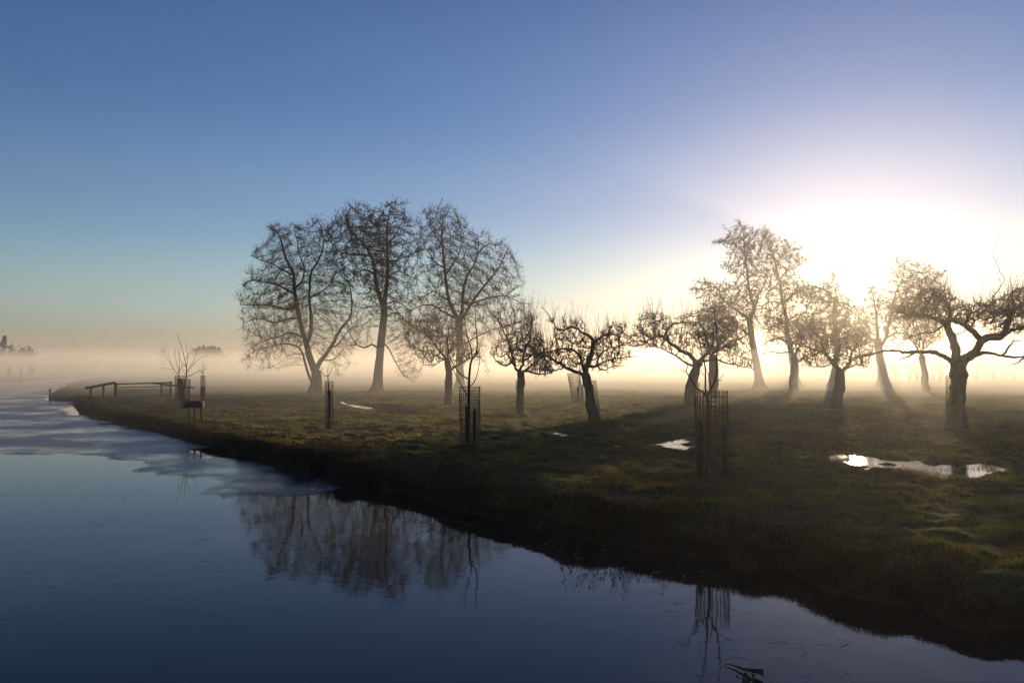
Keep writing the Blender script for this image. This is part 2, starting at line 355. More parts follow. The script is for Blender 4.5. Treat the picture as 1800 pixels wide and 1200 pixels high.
# water and ice
wx, wy = np.meshgrid(np.linspace(-1150, 1150, 24), np.linspace(-60, 1150, 14)); wb = np.arange(24 * 13).reshape(13, 24)[:, :-1].ravel()
w = mesh_obj('canal_water', np.c_[wx.ravel(), wy.ravel(), np.zeros(wx.size)], np.stack([wb, wb + 1, wb + 25, wb + 24], -1), M_WATER, smooth=False); tag(w, kind='structure')
def ice():
    ed = [(-900, 776), (-300, 781), (0, 783), (60, 785), (130, 789), (200, 794), (250, 803), (300, 816), (360, 826), (420, 842), (470, 853), (530, 860), (566, 858), (600, 845), (700, 820)]
    E = on_z(*np.array(ed).T, 0.0)
    nr, nt = 360, 330
    r = 18 * (1000 / 18) ** (np.linspace(0, 1, nr) ** 1.25); th = np.radians(np.linspace(-52, 0, nt)); R, T = np.meshgrid(r, th, indexing='ij')
    x = R * np.sin(T); y = R * np.cos(T)
    j = noise2(x * 2, y * 2, 41) * .3; yy = y + j
    lim = np.interp(x, E[:, 0], E[:, 1]) + noise2(x * .6, y * .3, 42) * 2.2 + noise2(x * 2.4, y * 1.2, 43) * .9
    gap = .25 + np.clip(noise2(x * .35, y * .35, 44) * 2.2 + noise2(x * 1.6, y * 1.6, 45) * 1.0, -.3, 2) * .9
    d = pdist(x.ravel(), y.ravel(), L1).reshape(x.shape)
    lim = lim - 1.8
    ok = (y > lim) & (d > gap) & ~((noise2(x * .22, y * .1, 46) > .33) & (y < lim + 9)) & (y < 1100)
    b = (np.arange(nr - 1)[:, None] * nt + np.arange(nt - 1)[None]); k = ok[:-1, :-1]
    b = b[k]; f = np.stack([b, b + nt, b + nt + 1, b + 1], -1)[:, ::-1]
    u, inv = np.unique(f, return_inverse=True)
    v = np.c_[x.ravel()[u], y.ravel()[u], np.full(len(u), .006)]
    o = mesh_obj('ice_sheet', v, inv.reshape(f.shape), M_ICE, smooth=False); tag(o, kind='structure')
    ed_ = np.minimum((y - lim) / (2.0 + np.clip(y - 20, 0, 80) * .12), (d - gap) / .8).ravel()[u]
    at = o.data.attributes.new('thickness', 'FLOAT', 'POINT'); at.data.foreach_set('value', np.clip(ed_, 0, 1).astype(np.float32))
ice()
for lab, P, dz in PUD:
    c = P.mean(0); ang = np.linspace(0, 2 * math.pi, 40, endpoint=False)
    # a flat sheet a bit larger than the hollow; the turf rising through it draws the edge
    Q = P + (P - c) * .08 + np.sign(P - c) * .14
    n_ = len(Q); v = np.c_[Q, np.full(n_, GZ - .03 - (.02 if dz < 0 else 0))]
    v = np.concatenate([v, [[c[0], c[1], v[0, 2]]]]); b = np.arange(n_); f = np.stack([b, (b + 1) % n_, np.full(n_, n_)], -1)
    o = mesh_obj('puddle', v, f, M_PUDDLE, smooth=False); tag(o, kind='structure')

# ------------------------------------------------------------------ grass
def grass(name, n, rmin, rmax, thmax, hgt, wid, mode='field', seed=1):
    r_ = np.random.default_rng(seed)
    R = rmin * (rmax / rmin) ** r_.uniform(0, 1, n); T = np.radians(r_.uniform(-thmax, thmax, n))
    x = R * np.sin(T); y = R * np.cos(T)
    if mode == 'bank':
        Sx = np.concatenate([W1[4:], W2]); sl = np.hypot(*np.diff(Sx, axis=0).T); wt = sl / (5 + np.hypot(*Sx[1:].T)) ** .9
        q = r_.choice(len(sl), n, p=wt / wt.sum()); t = r_.uniform(0, 1, n)[:, None]
        p = Sx[q] * (1 - t) + Sx[q + 1] * t + r_.normal(size=(n, 2)) * np.where(r_.uniform(size=(n, 1)) < .6, .35, .9); x, y = p.T; R = np.hypot(x, y)
    l1 = inpoly(x, y, L1)
    x, y, R = x[l1], y[l1], R[l1]
    d = pdist(x, y, L1)
    if mode == 'bank': k = d < 1.1 + .02 * R
    else: k = d > .25
    x, y, R, d = x[k], y[k], R[k], d[k]
    den = noise2(x * .9, y * .9, 31) + noise2(x * 3, y * 3, 32) * .6
    k = den > (-.28 if mode != 'bank' else -9); x, y, R, d = x[k], y[k], R[k], d[k]
    for lab, P, dz in PUD:
        if dz > 0:
            ins = inpoly(x, y, P) & (pdist(x, y, P) > .12) & (noise2(x * 2.3, y * 2.3, 61) + noise2(x * 7, y * 7, 62) < .16); x, y, R, d = x[~ins], y[~ins], R[~ins], d[~ins]
    z = ground_h(x, y); k = z > .02; x, y, z, R = x[k], y[k], z[k], R[k]
    if mode != 'bank':
        for lab, P, dz in PUD:
            if dz > 0: ii = inpoly(x, y, P); z[ii] = np.maximum(z[ii], GZ - .04)
    m = len(x); s = (1 + R * .025)
    tuft = np.clip(noise2(x * 1.5, y * 1.5, 33) * 2.6 + .9, .35, 2.3)
    h = hgt * r_.uniform(.5, 1.3, m) * tuft * np.clip(s, 1, 1.7 if mode != 'bank' else 1.1); wd = wid * s * r_.uniform(.7, 1.3, m)
    an = r_.uniform(0, 2 * math.pi, m); bx, by = np.cos(an), np.sin(an)
    le = r_.uniform(.1, .9, m) * h; la = r_.uniform(0, 2 * math.pi, m); lx, ly = np.cos(la) * le, np.sin(la) * le
    if mode == 'bank': lx = lx - h * .35; ly = ly - h * .45
    p0 = np.stack([x - bx * wd, y - by * wd, z - .01], -1); p1 = np.stack([x + bx * wd, y + by * wd, z - .01], -1)
    p2 = np.stack([x + lx, y + ly, z + h], -1)
    v = np.stack([p0, p1, p2], 1).reshape(-1, 3)
    o = mesh_obj(name, v, np.arange(3 * m).reshape(m, 3), M_GRASS if mode != 'bank' else M_RUSH, smooth=False)
    return o
tag(grass('meadow_grass', 560000, 7.5, 75, 36, .036, .005, 'field', 1), 'short rough meadow grass, dark in the foreground and lit yellow green further back', 'grass', kind='stuff')
tag(grass('bank_grass', 210000, 7, 60, 36, .055, .005, 'bank', 2), 'longer dark tufted grass hanging over the canal bank', 'grass', kind='stuff')

# ------------------------------------------------------------------ trees
def smooth_line(P, step):
    P = np.asarray(P, float)
    if len(P) < 3:
        n = max(2, int(np.linalg.norm(P[-1] - P[0]) / step)); t = np.linspace(0, 1, n + 1)[:, None]; return P[0] * (1 - t) + P[-1] * t
    Q = np.vstack([2 * P[0] - P[1], P, 2 * P[-1] - P[-2]]); out = []
    for i in range(1, len(Q) - 2):
        n = max(1, int(round(np.linalg.norm(Q[i + 1] - Q[i]) / step)))
        for k in range(n):
            t = k / n
            out.append(.5 * (2 * Q[i] + (Q[i + 1] - Q[i - 1]) * t + (2 * Q[i - 1] - 5 * Q[i] + 4 * Q[i + 1] - Q[i + 2]) * t * t + (-Q[i - 1] + 3 * Q[i] - 3 * Q[i + 1] + Q[i + 2]) * t ** 3))
    out.append(Q[-2]); return np.array(out)

def colonise(nodes, attr, step, dk, di, iters, r_, wob=.15, droop=0.0):
    nodes = [np.asarray(nodes)]; N = nodes[0].shape[0]
    allp = nodes[0].copy(); par = np.full(N, -1)
    best = np.full(len(attr), 1e9); bi = np.zeros(len(attr), int)
    new0, newp = 0, allp
    alive = np.ones(len(attr), bool)
    for it in range(iters):
        ai = np.where(alive)[0]
        if len(ai) == 0 or len(newp) == 0: break
        A = attr[ai]
        for c0 in range(0, len(newp), 400):
            q = newp[c0:c0 + 400]
            D = ((A[:, None] - q[None]) ** 2).sum(-1); j = D.argmin(1); dm = D[np.arange(len(A)), j]
            upd = dm < best[ai]; best[ai[upd]] = dm[upd]; bi[ai[upd]] = j[upd] + new0 + c0
        alive &= best > dk * dk
        ai = np.where(alive & (best < di * di))[0]
        if len(ai) == 0: break
        tgt = bi[ai]; u, inv = np.unique(tgt, return_inverse=True)
        d = attr[ai] - allp[tgt]; d /= np.linalg.norm(d, axis=1, keepdims=True)
        S = np.zeros((len(u), 3)); np.add.at(S, inv, d)
        S /= np.linalg.norm(S, axis=1, keepdims=True) + 1e-6
        S += r_.normal(size=S.shape) * wob; S[:, 2] += droop; S /= np.linalg.norm(S, axis=1, keepdims=True)
        newp = allp[u] + S * step; new0 = len(allp)
        allp = np.vstack([allp, newp]); par = np.concatenate([par, u])
        if it > 3 and len(allp) > 14000: break
    return allp, par

def grow_tree(name, label, cat, group, D, zoom, limbs, env, seed, step=.33, nattr=2600, maxdepth=4.0, tip=.011, expo=2.35,
              twigs=(2, .55), twig_r=.007, leaf=(0, .06, 0), droop=0.0, wob=.16, barkm=None, sprouts=None, clump=.0, k_trunk=12, lump=.12,
              dk=None, di=3.2, up=.25, flare=1.9, edge=0.0, kink=.035, basez=None, hang=0.0, depthslope=.35, leaf_top=None):
    """limbs: (points in picture coordinates, radius at start, radius at end); zoom=(offx, offy, scale) of the view they were traced in.
    Each limb runs off in its own direction in depth; the twigs then fill a crown volume of real thickness."""
    r_ = np.random.default_rng(seed)
    ox, oy, s = zoom; barkm = barkm or M_ALDER
    base = on_y(ox + limbs[0][0][0][0] / s, oy + limbs[0][0][0][1] / s, D)
    gx, gy = base[0], base[1]; g = gz(gx, gy)
    root = empty(name, (gx, gy, g), label, cat, group)
    ta = Acc(); nodes = []; nrad = []; lines = []
    for li, (pp, r0, r1) in enumerate(limbs):
        pp = np.array(pp, float); px = ox + pp[:, 0] / s; py = oy + pp[:, 1] / s
        dep0 = D
        if li > 0:
            q = on_y(px[0], py[0], D); allq = np.concatenate(lines)
            dd = np.hypot(allq[:, 0] - q[0] * allq[:, 1] / D, allq[:, 2] - (CAMZ + (q[2] - CAMZ) * allq[:, 1] / D)); dep0 = allq[dd.argmin(), 1]
        seglen = np.concatenate([[0], np.cumsum(np.hypot(np.diff(px), np.diff(py)))]) * D / F
        sl = 0 if li == 0 else r_.choice([-1, 1]) * r_.uniform(.3, 1.0) * depthslope * 1.6
        off = sl * seglen * (1 - .25 * seglen / (seglen[-1] + 1e-6))
        if li == 0: off = seglen * 0
        P = on_y(px, py, dep0 + off)
        if li == 0: P[0, 2] = g - .15
        if li > 0 and dd.min() < 1.2: P[0] = allq[dd.argmin()] * .85 + P[0] * .15
        L = smooth_line(P, step * .8)
        if len(L) > 3 and li > 0: L[1:-1] += r_.normal(size=L[1:-1].shape) * step * kink
        t = np.linspace(0, 1, len(L)); rad = (r0 + (r1 - r0) * t ** .8) * (.80 if barkm is M_APPLE and li else 1.0)
        if li == 0:
            hgt = L[:, 2] - g; rad = rad * (1 + (flare - 1) * np.exp(-np.clip(hgt, 0, 9) / (.25 + .6 * r0)))
        lines.append(L); ta.tube(L, rad, k_trunk if r0 > .12 else 7, lump, seed=seed + li)
        keep = np.ones(len(L), bool)
        if li == 0: keep = np.arange(len(L)) > len(L) * .75
        nodes.append(L[keep]); nrad.append(rad[keep])
    ta.obj('trunk', barkm, root)
    nodes = np.concatenate(nodes); nrad = np.concatenate(nrad); n0 = len(nodes)
    # attractors fill the crown volume
    E = np.array(env, float); E[:, 0] = ox + E[:, 0] / s; E[:, 1] = oy + E[:, 1] / s
    lo, hi = E.min(0), E.max(0); m = nattr * 25
    q = r_.uniform(lo, hi, (m, 2)); ins = inpoly(q[:, 0], q[:, 1], E); q = q[ins]
    db = pdist(q[:, 0], q[:, 1], E) * D / F
    ed = noise2(q[:, 0] / 22, q[:, 1] / 14, seed + 3) * 2.2 + noise2(q[:, 0] / 7, q[:, 1] / 4, seed + 4) * 1.2
    kk = db > np.clip(ed, -.2, 1.6) * maxdepth * .28 * edge; q = q[kk]; db = db[kk]
    hd = np.minimum(maxdepth, .35 + db * 1.25)
    off = r_.uniform(-1, 1, len(q)) * hd
    A = on_y(q[:, 0], q[:, 1], D + off)
    if clump:
        nz = noise2(A[:, 0] / 1.1 + 3 * seed, A[:, 2] / .7 + A[:, 1] * .6, seed) + .5 * noise2(A[:, 0] / .45, A[:, 2] / .3 + A[:, 1], seed + 1)
        A = A[nz > -.5 + clump * r_.uniform(0.2, 1.0, len(A))]
    A = A[A[:, 2] > g + 1.0]; A = A[r_.permutation(len(A))][:nattr]
    allp, par = colonise(nodes, A, step, dk or step * 1.5, di, 130, r_, wob, droop)
    n = len(allp); rad = np.zeros(n); acc = np.zeros(n)
    for i in range(n - 1, n0 - 1, -1):
        rr = tip if acc[i] == 0 else acc[i] ** (1 / expo)
        rad[i] = rr; acc[par[i]] += rr ** expo
    rad[:n0] = nrad
    idx = np.arange(n0, n); pr = par[idx]
    rs = np.minimum(rad[pr], rad[idx] * 1.35)
    ca = Acc(); big = rad[idx] > .03
    ca.segs(allp[pr[big]], allp[idx[big]], rs[big], rad[idx[big]], 5); ca.segs(allp[pr[~big]], allp[idx[~big]], rs[~big], rad[idx[~big]], 3)
    # fine twigs
    dirv = allp[idx] - allp[pr]; dirv /= np.linalg.norm(dirv, axis=1, keepdims=True) + 1e-9
    thin = rad[idx] < max(.03, tip * 3.2); bp = allp[idx[thin]]; bd = dirv[thin]
    cnt, Lt = twigs; bp = np.repeat(bp, cnt, 0); bd = np.repeat(bd, cnt, 0)
    k = r_.uniform(size=len(bp)) < .92; bp, bd = bp[k], bd[k]
    bp = bp - bd * r_.uniform(0, 1, (len(bp), 1)) * step
    def norm(v): return v / (np.linalg.norm(v, axis=1, keepdims=True) + 1e-9)
    d1 = norm(bd * .8 + r_.normal(size=bd.shape) * .42 + np.array([0, 0, up])); Ls = Lt * r_.uniform(.4, 1.3, (len(bp), 1))
    m1 = bp + d1 * Ls * .5; d2 = norm(d1 + r_.normal(size=bd.shape) * .22 + np.array([0, 0, up * .6 - hang])); e1 = m1 + d2 * Ls * .5
    ca.segs(bp, m1, np.full(len(bp), twig_r), np.full(len(bp), twig_r * .75), 3); ca.spikes(m1, e1, np.full(len(bp), twig_r * .75))
    # side twiglets
    d3 = norm(d1 + r_.normal(size=bd.shape) * .8 + np.array([0, 0, up * .5])); ca.spikes(m1, m1 + d3 * Ls * .4, np.full(len(bp), twig_r * .7))
    if sprouts:
        ns, smin, smax, srad = sprouts
        pool = np.where(rad < .16)[0]; pool = pool[allp[pool, 2] > g + 1.6]
        if leaf_top is None: pass
        c = r_.choice(pool, ns); b = allp[c]; tilt = r_.normal(size=(ns, 3)) * .22; tilt[:, 2] = 1
        dv = norm(tilt); Lh = r_.uniform(smin, smax, (ns, 1)) * r_.uniform(.5, 1, (ns, 1))
        m_ = b + dv * Lh * .5 + r_.normal(size=b.shape) * .02; d2_ = norm(dv + r_.normal(size=b.shape) * .1); e_ = m_ + d2_ * Lh * .5
        ca.segs(b, m_, np.full(ns, srad), np.full(ns, srad * .7), 3); ca.spikes(m_, e_, np.full(ns, srad * .7))
        for q_ in range(3):
            f_ = r_.uniform(.2, .95, (ns, 1)); pb = np.where(f_ < .5, b + (m_ - b) * f_ * 2, m_ + (e_ - m_) * (f_ - .5) * 2)
            dd_ = norm(dv * .7 + r_.normal(size=b.shape) * .5); ca.spikes(pb, pb + dd_ * r_.uniform(.05, .3, (ns, 1)), np.full(ns, srad * .6))
    if ca.n: ca.obj('crown', M_TWIG if barkm is not M_APPLE else barkm, root)
    nl, sz, _ = leaf
    if nl and len(bp):
        c = r_.integers(0, len(bp), nl); tpos = r_.uniform(0, 1, (nl, 1)); P = np.where(tpos < .5, bp[c] + (m1[c] - bp[c]) * tpos * 2, m1[c] + (e1[c] - m1[c]) * (tpos - .5) * 2)
        P = P + r_.normal(size=P.shape) * .035
        zt = (P[:, 2] - g) / (allp[:, 2].max() - g); lt = leaf_top if leaf_top is not None else .0
        nz = noise2(P[:, 0] * .9 + seed, P[:, 2] * 1.1 + P[:, 1] * .5, seed + 5)
        P0 = P; k = r_.uniform(size=nl) < np.clip((zt - lt) * 1.6 + .22 + nz * .9, .04, 1); P = P[k]
        la = Acc(); la.leaves(P if len(P) else P0, sz, r_); lo_ = la.obj('leaves', M_LEAF, root, smooth=False); lo_['kind'] = 'stuff'
    return root, allp

Z2 = (400, 340, 3.269); Z3 = (700, 500, 4.0); Z4 = (1090, 380, 5.0); Z5 = (1090, 560, 4.0); Z6 = (1400, 400, 4.495); Z7 = (1400, 600, 4.495); Z1 = (0, 560, 4.0); Z0 = (0, 0, 1.0)
GL = 'tall alders on the left of the meadow'; GR = 'tall alders in front of the sun'
AL = dict(tip=.009, twig_r=.0062, step=.30, maxdepth=4.2, leaf=(26000, .085, 0), twigs=(5, .8), clump=.5, leaf_top=.15, dk=.5, wob=.09, edge=1.0)
grow_tree('alder_tree', 'leftmost tall alder, wide spreading crown and several stems from one low fork', 'tree', GL, 66, Z2, [
 ([(506, 1150), (510, 1080), (508, 1020)], .42, .38),
 ([(505, 1030), (478, 960), (455, 870), (428, 780), (402, 660), (385, 560), (380, 460), (352, 410), (328, 350), (315, 300), (295, 235), (262, 208), (222, 185)], .30, .03),
 ([(456, 870), (478, 800), (478, 690), (470, 600), (474, 500), (482, 450), (512, 400), (540, 340), (552, 280), (540, 200), (515, 150)], .17, .03),
 ([(512, 1020), (530, 970), (590, 890), (650, 780), (700, 715), (714, 650), (706, 550), (690, 480)], .22, .03),
 ([(492, 1130), (462, 1030), (432, 920), (405, 882), (330, 862), (250, 880), (170, 900)], .14, .025),
 ([(386, 585), (340, 552), (280, 522), (220, 510), (150, 500), (95, 520)], .11, .02),
 ([(400, 660), (330, 662), (250, 642), (160, 640), (70, 640)], .10, .02),
 ([(412, 720), (350, 720), (270, 740), (180, 720), (90, 740)], .10, .02),
 ([(440, 830), (370, 800), (300, 820), (200, 850), (120, 900)], .10, .02),
 ([(380, 470), (320, 440), (250, 400), (180, 380), (140, 350)], .08, .02),
 ([(385, 540), (430, 500), (440, 420), (410, 350), (400, 270), (380, 200)], .09, .02),
 ([(590, 890), (640, 860), (700, 780), (740, 790)], .08, .02),
 ([(540, 960), (610, 950), (680, 880), (740, 870)], .06, .02),
 ([(474, 600), (530, 570), (590, 520), (620, 450)], .08, .02)],
 [(60, 740), (40, 640), (70, 500), (140, 350), (210, 180), (330, 175), (440, 150), (540, 120), (620, 200), (650, 400), (700, 480), (760, 600), (770, 780), (740, 900), (690, 1040), (640, 1080), (590, 1020), (520, 930), (420, 960), (330, 990), (230, 1040), (90, 1030), (60, 950), (90, 860)],
 11, nattr=7500, hang=.12, **{**AL, 'leaf': (34000, .065, 0)})
grow_tree('alder_tree', 'middle tall alder of the left three, thick single trunk with a flared foot', 'tree', GL, 67, Z2, [
 ([(856, 1150), (864, 1060), (870, 980), (880, 880), (893, 770), (900, 655)], .38, .28),
 ([(900, 660), (872, 590), (852, 500), (842, 420), (820, 350), (780, 290), (730, 240), (690, 190), (690, 120), (720, 70)], .22, .03),
 ([(900, 660), (906, 600), (918, 480), (920, 400), (915, 320), (915, 230), (922, 150), (942, 50)], .20, .03),
 ([(846, 460), (790, 440), (740, 460), (690, 520), (650, 560)], .08, .02),
 ([(826, 370), (760, 350), (700, 350), (640, 330), (570, 250)], .09, .02),
 ([(920, 395), (980, 380), (1060, 350), (1100, 320)], .08, .02),
 ([(900, 640), (960, 620), (1020, 650), (1060, 700)], .07, .02),
 ([(868, 890), (830, 868), (790, 885), (740, 865), (700, 800), (680, 740)], .10, .02),
 ([(884, 850), (925, 890), (960, 960), (1010, 1040), (1070, 1085)], .08, .02),
 ([(890, 760), (925, 700), (975, 688), (1040, 740), (1100, 800)], .08, .02),
 ([(916, 300), (960, 240), (1000, 170), (1020, 80)], .07, .02),
 ([(780, 290), (790, 200), (830, 120), (860, 70)], .07, .02),
 ([(842, 420), (880, 360), (870, 260), (850, 180)], .07, .02),
 ([(918, 480), (980, 450), (1040, 470), (1090, 500)], .06, .02),
 ([(700, 350), (640, 400), (600, 380)], .05, .02)],
 [(530, 160), (600, 100), (720, 55), (850, 55), (940, 25), (1040, 60), (1070, 170), (1140, 330), (1120, 480), (1100, 600), (1060, 700), (1110, 850), (1130, 1000), (1100, 1100), (980, 1060), (940, 900), (880, 780), (760, 900), (690, 890), (740, 700), (640, 580), (560, 400), (520, 250)],
 12, nattr=7500, hang=.15, **{**AL, 'leaf': (56000, .075, 0), 'leaf_top': .3})
grow_tree('alder_tree', 'right tall alder of the left three, behind the second guarded sapling', 'tree', GL, 71, Z2, [
 ([(1336, 1140), (1336, 1000), (1335, 850), (1332, 735)], .36, .28),
 ([(1332, 740), (1300, 680), (1270, 600), (1255, 500), (1245, 400), (1235, 300), (1230, 220), (1240, 130), (1262, 60)], .21, .03),
 ([(1334, 740), (1350, 650), (1356, 550), (1380, 470), (1420, 400), (1440, 330), (1440, 250)], .19, .03),
 ([(1340, 740), (1365, 690), (1410, 620), (1460, 550), (1520, 480), (1560, 420), (1610, 340), (1650, 380)], .16, .02),
 ([(1322, 725), (1240, 680), (1170, 640), (1100, 650), (1020, 690)], .12, .02),
 ([(1272, 610), (1225, 590), (1190, 560), (1130, 590), (1070, 600)], .09, .02),
 ([(1250, 430), (1200, 400), (1150, 330), (1110, 280)], .09, .02),
 ([(1250, 470), (1300, 400), (1340, 320), (1360, 220)], .10, .02),
 ([(1400, 630), (1500, 600), (1600, 590), (1700, 640)], .09, .02),
 ([(1345, 880), (1420, 830), (1500, 790), (1600, 760), (1720, 720)], .10, .02),
 ([(1338, 900), (1270, 830), (1180, 780), (1080, 760)], .09, .02),
 ([(1235, 300), (1180, 220), (1140, 150)], .07, .02),
 ([(1440, 350), (1500, 290), (1560, 300)], .07, .02),
 ([(1336, 950), (1400, 920), (1470, 960), (1500, 1020)], .06, .02)],
 [(1060, 180), (1120, 85), (1250, 40), (1310, 60), (1390, 130), (1410, 200), (1500, 205), (1600, 265), (1690, 400), (1720, 520), (1690, 600), (1790, 640), (1800, 750), (1700, 820), (1520, 900), (1500, 1060), (1400, 1010), (1250, 960), (1120, 930), (1040, 850), (960, 700), (1070, 560), (1080, 400), (1050, 280)],
 13, nattr=7500, hang=.1, **{**AL, 'leaf': (48000, .072, 0), 'leaf_top': .28})
AR = dict(step=.33, maxdepth=4.2, tip=.009, twig_r=.0065, leaf=(26000, .09, 0), twigs=(4, .65), clump=.35, leaf_top=-.1, dk=.5, wob=.09, di=5, edge=.25)
grow_tree('alder_tree', 'left of the alders in front of the sun, tiered crown and a root mound', 'tree', GR, 80, Z4, [
 ([(1228, 1500), (1215, 1400), (1190, 1250), (1160, 1080), (1135, 900)], .38, .27),
 ([(1130, 900), (1060, 850), (960, 780), (890, 715), (870, 650), (820, 620), (720, 640)], .16, .03),
 ([(1135, 900), (1180, 820), (1160, 740), (1130, 620), (1115, 480), (1100, 380), (1090, 250), (1080, 130), (1050, 50)], .20, .03),
 ([(1180, 820), (1205, 740), (1215, 690), (1270, 600), (1290, 480)], .12, .03),
 ([(1190, 830), (1250, 810), (1330, 830), (1400, 830)], .08, .02),
 ([(1150, 1050), (1080, 1000), (980, 950), (900, 930), (780, 900)], .10, .02),
 ([(1120, 560), (1060, 500), (990, 470), (900, 460)], .07, .02),
 ([(1095, 330), (1020, 260), (930, 230), (810, 230)], .06, .02),
 ([(1100, 400), (1170, 380), (1240, 330)], .06, .02),
 ([(1150, 700), (1060, 660), (1000, 620), (930, 600)], .07, .02),
 ([(1085, 180), (1160, 150), (1240, 120)], .05, .02)],
 [(1040, 30), (1110, 60), (1180, 100), (1290, 90), (1330, 150), (1300, 300), (1340, 500), (1330, 800), (1380, 1000), (1200, 1020), (1000, 1000), (760, 930), (690, 760), (570, 650), (690, 540), (860, 560), (1000, 560), (870, 460), (980, 380), (920, 340), (930, 260), (790, 230), (920, 200), (950, 130), (900, 80), (980, 100)],
 21, nattr=9000, flare=2.3, **AR)
grow_tree('alder_tree', 'second alder from the left in front of the sun, behind the small orchard tree', 'tree', GR, 84, Z4, [
 ([(1560, 1480), (1530, 1350), (1500, 1180), (1465, 1000)], .36, .27),
 ([(1465, 1000), (1462, 900), (1425, 750), (1410, 600), (1380, 480), (1350, 350), (1310, 280), (1280, 180)], .22, .03),
 ([(1430, 780), (1500, 700), (1580, 660), (1700, 640)], .09, .02),
 ([(1465, 920), (1540, 880), (1640, 850), (1760, 870)], .09, .02),
 ([(1400, 560), (1470, 480), (1560, 440), (1680, 380)], .09, .02),
 ([(1370, 420), (1430, 350), (1500, 300), (1580, 280)], .07, .02),
 ([(1450, 960), (1380, 900), (1300, 880), (1240, 900)], .10, .02),
 ([(1410, 640), (1330, 640), (1270, 700)], .07, .02)],
 [(1220, 140), (1300, 120), (1420, 170), (1520, 230), (1620, 280), (1580, 330), (1710, 380), (1600, 430), (1530, 470), (1640, 560), (1740, 620), (1800, 740), (1700, 800), (1560, 830), (1740, 950), (1700, 1100), (1560, 1150), (1300, 1120), (1270, 900), (1290, 700), (1240, 500), (1270, 300)],
 22, nattr=9000, flare=2.3, **AR)
grow_tree('alder_tree', 'third alder standing right under the sun with its top cut short in place of glare', 'tree', GR, 84, Z6, [
 ([(285, 1265), (300, 1150), (322, 1000), (318, 850), (300, 700), (315, 545)], .36, .24),
 ([(312, 560), (270, 545), (210, 485), (120, 460), (40, 470)], .10, .02),
 ([(318, 600), (370, 590), (440, 625), (520, 620)], .09, .02),
 ([(345, 850), (378, 760), (385, 700), (430, 640)], .10, .02),
 ([(320, 900), (240, 850), (150, 820), (60, 840)], .10, .02),
 ([(325, 900), (400, 860), (500, 850), (560, 800)], .09, .02),
 ([(316, 545), (300, 440), (280, 370)], .05, .012)],  # top limb and crown cut short, imitating glare that washes out the branches
 [(250, 400), (300, 330), (350, 480), (460, 580), (560, 640), (600, 800), (580, 950), (400, 1000), (200, 980), (20, 920), (-60, 780), (60, 640), (-40, 480), (100, 440)],
 23, nattr=9000, flare=2.3, **AR)
grow_tree('alder_tree', 'rightmost alder in front of the sun, fat flared trunk between two orchard trees', 'tree', GR, 82, Z6, [
 ([(690, 1250), (680, 1150), (655, 1000), (640, 880)], .44, .34),
 ([(640, 890), (634, 780), (630, 690), (612, 570), (590, 480)], .20, .03),
 ([(655, 960), (700, 880), (722, 790), (745, 700), (760, 600), (800, 480), (850, 400)], .20, .03),
 ([(745, 690), (830, 600), (900, 470), (960, 340)], .12, .02),
 ([(740, 720), (820, 700), (900, 700), (990, 640)], .10, .02),
 ([(640, 900), (560, 850), (500, 760), (480, 680)], .10, .02),
 ([(700, 880), (800, 830), (900, 860), (1000, 830), (1100, 800)], .10, .02),
 ([(650, 960), (560, 920), (470, 930), (420, 900)], .08, .02),
 ([(900, 470), (980, 420), (1080, 360), (1180, 350)], .06, .02)],
 [(560, 470), (700, 460), (740, 320), (800, 190), (900, 260), (1040, 280), (1200, 340), (1180, 460), (1150, 620), (1180, 800), (1100, 950), (880, 960), (700, 960), (500, 980), (420, 860), (500, 640)],
 24, nattr=9000, flare=2.3, **AR)

# old apple trees of the orchard
GO = 'old apple trees standing in the meadow'
AP = dict(step=.155, maxdepth=1.9, leaf=(0, .05, 0), twigs=(3, .26), twig_r=.008, clump=.5, wob=.42, barkm=M_APPLE, tip=.012, expo=2.2, di=1.6, dk=.2, up=.35, lump=.30, kink=.12, flare=1.12, depthslope=.45, k_trunk=12)
def Dg(y, z=GZ):                              # distance of a foot seen at height y on the grass
    a, f, u = ray(900, y); return f * (z - CAMZ) / u
grow_tree('apple_tree', 'pale old apple tree left of the second guarded sapling, its crown against the alder', 'tree', GO, Dg(711), Z3, [
 ([(348, 846), (358, 700), (355, 600), (346, 540)], .22, .17),
 ([(346, 545), (320, 510), (290, 460), (240, 400), (190, 340), (100, 300), (20, 230)], .11, .02),
 ([(335, 540), (270, 500), (200, 480), (130, 450), (80, 420)], .09, .02),
 ([(346, 540), (350, 450), (345, 380), (390, 340), (412, 300)], .12, .03),
 ([(370, 610), (430, 560), (520, 515), (580, 500)], .10, .02),
 ([(240, 400), (220, 330), (230, 260)], .06, .02), ([(345, 380), (300, 320), (290, 250)], .06, .02),
 ([(320, 520), (260, 560), (180, 570)], .05, .02)],
 [(-20, 200), (60, 250), (130, 200), (230, 190), (330, 230), (420, 240), (500, 420), (590, 500), (500, 540), (420, 570), (300, 540), (230, 580), (150, 540), (60, 440), (30, 320)],
 31, nattr=2600, sprouts=(300, .5, 1.9, .008), **AP)
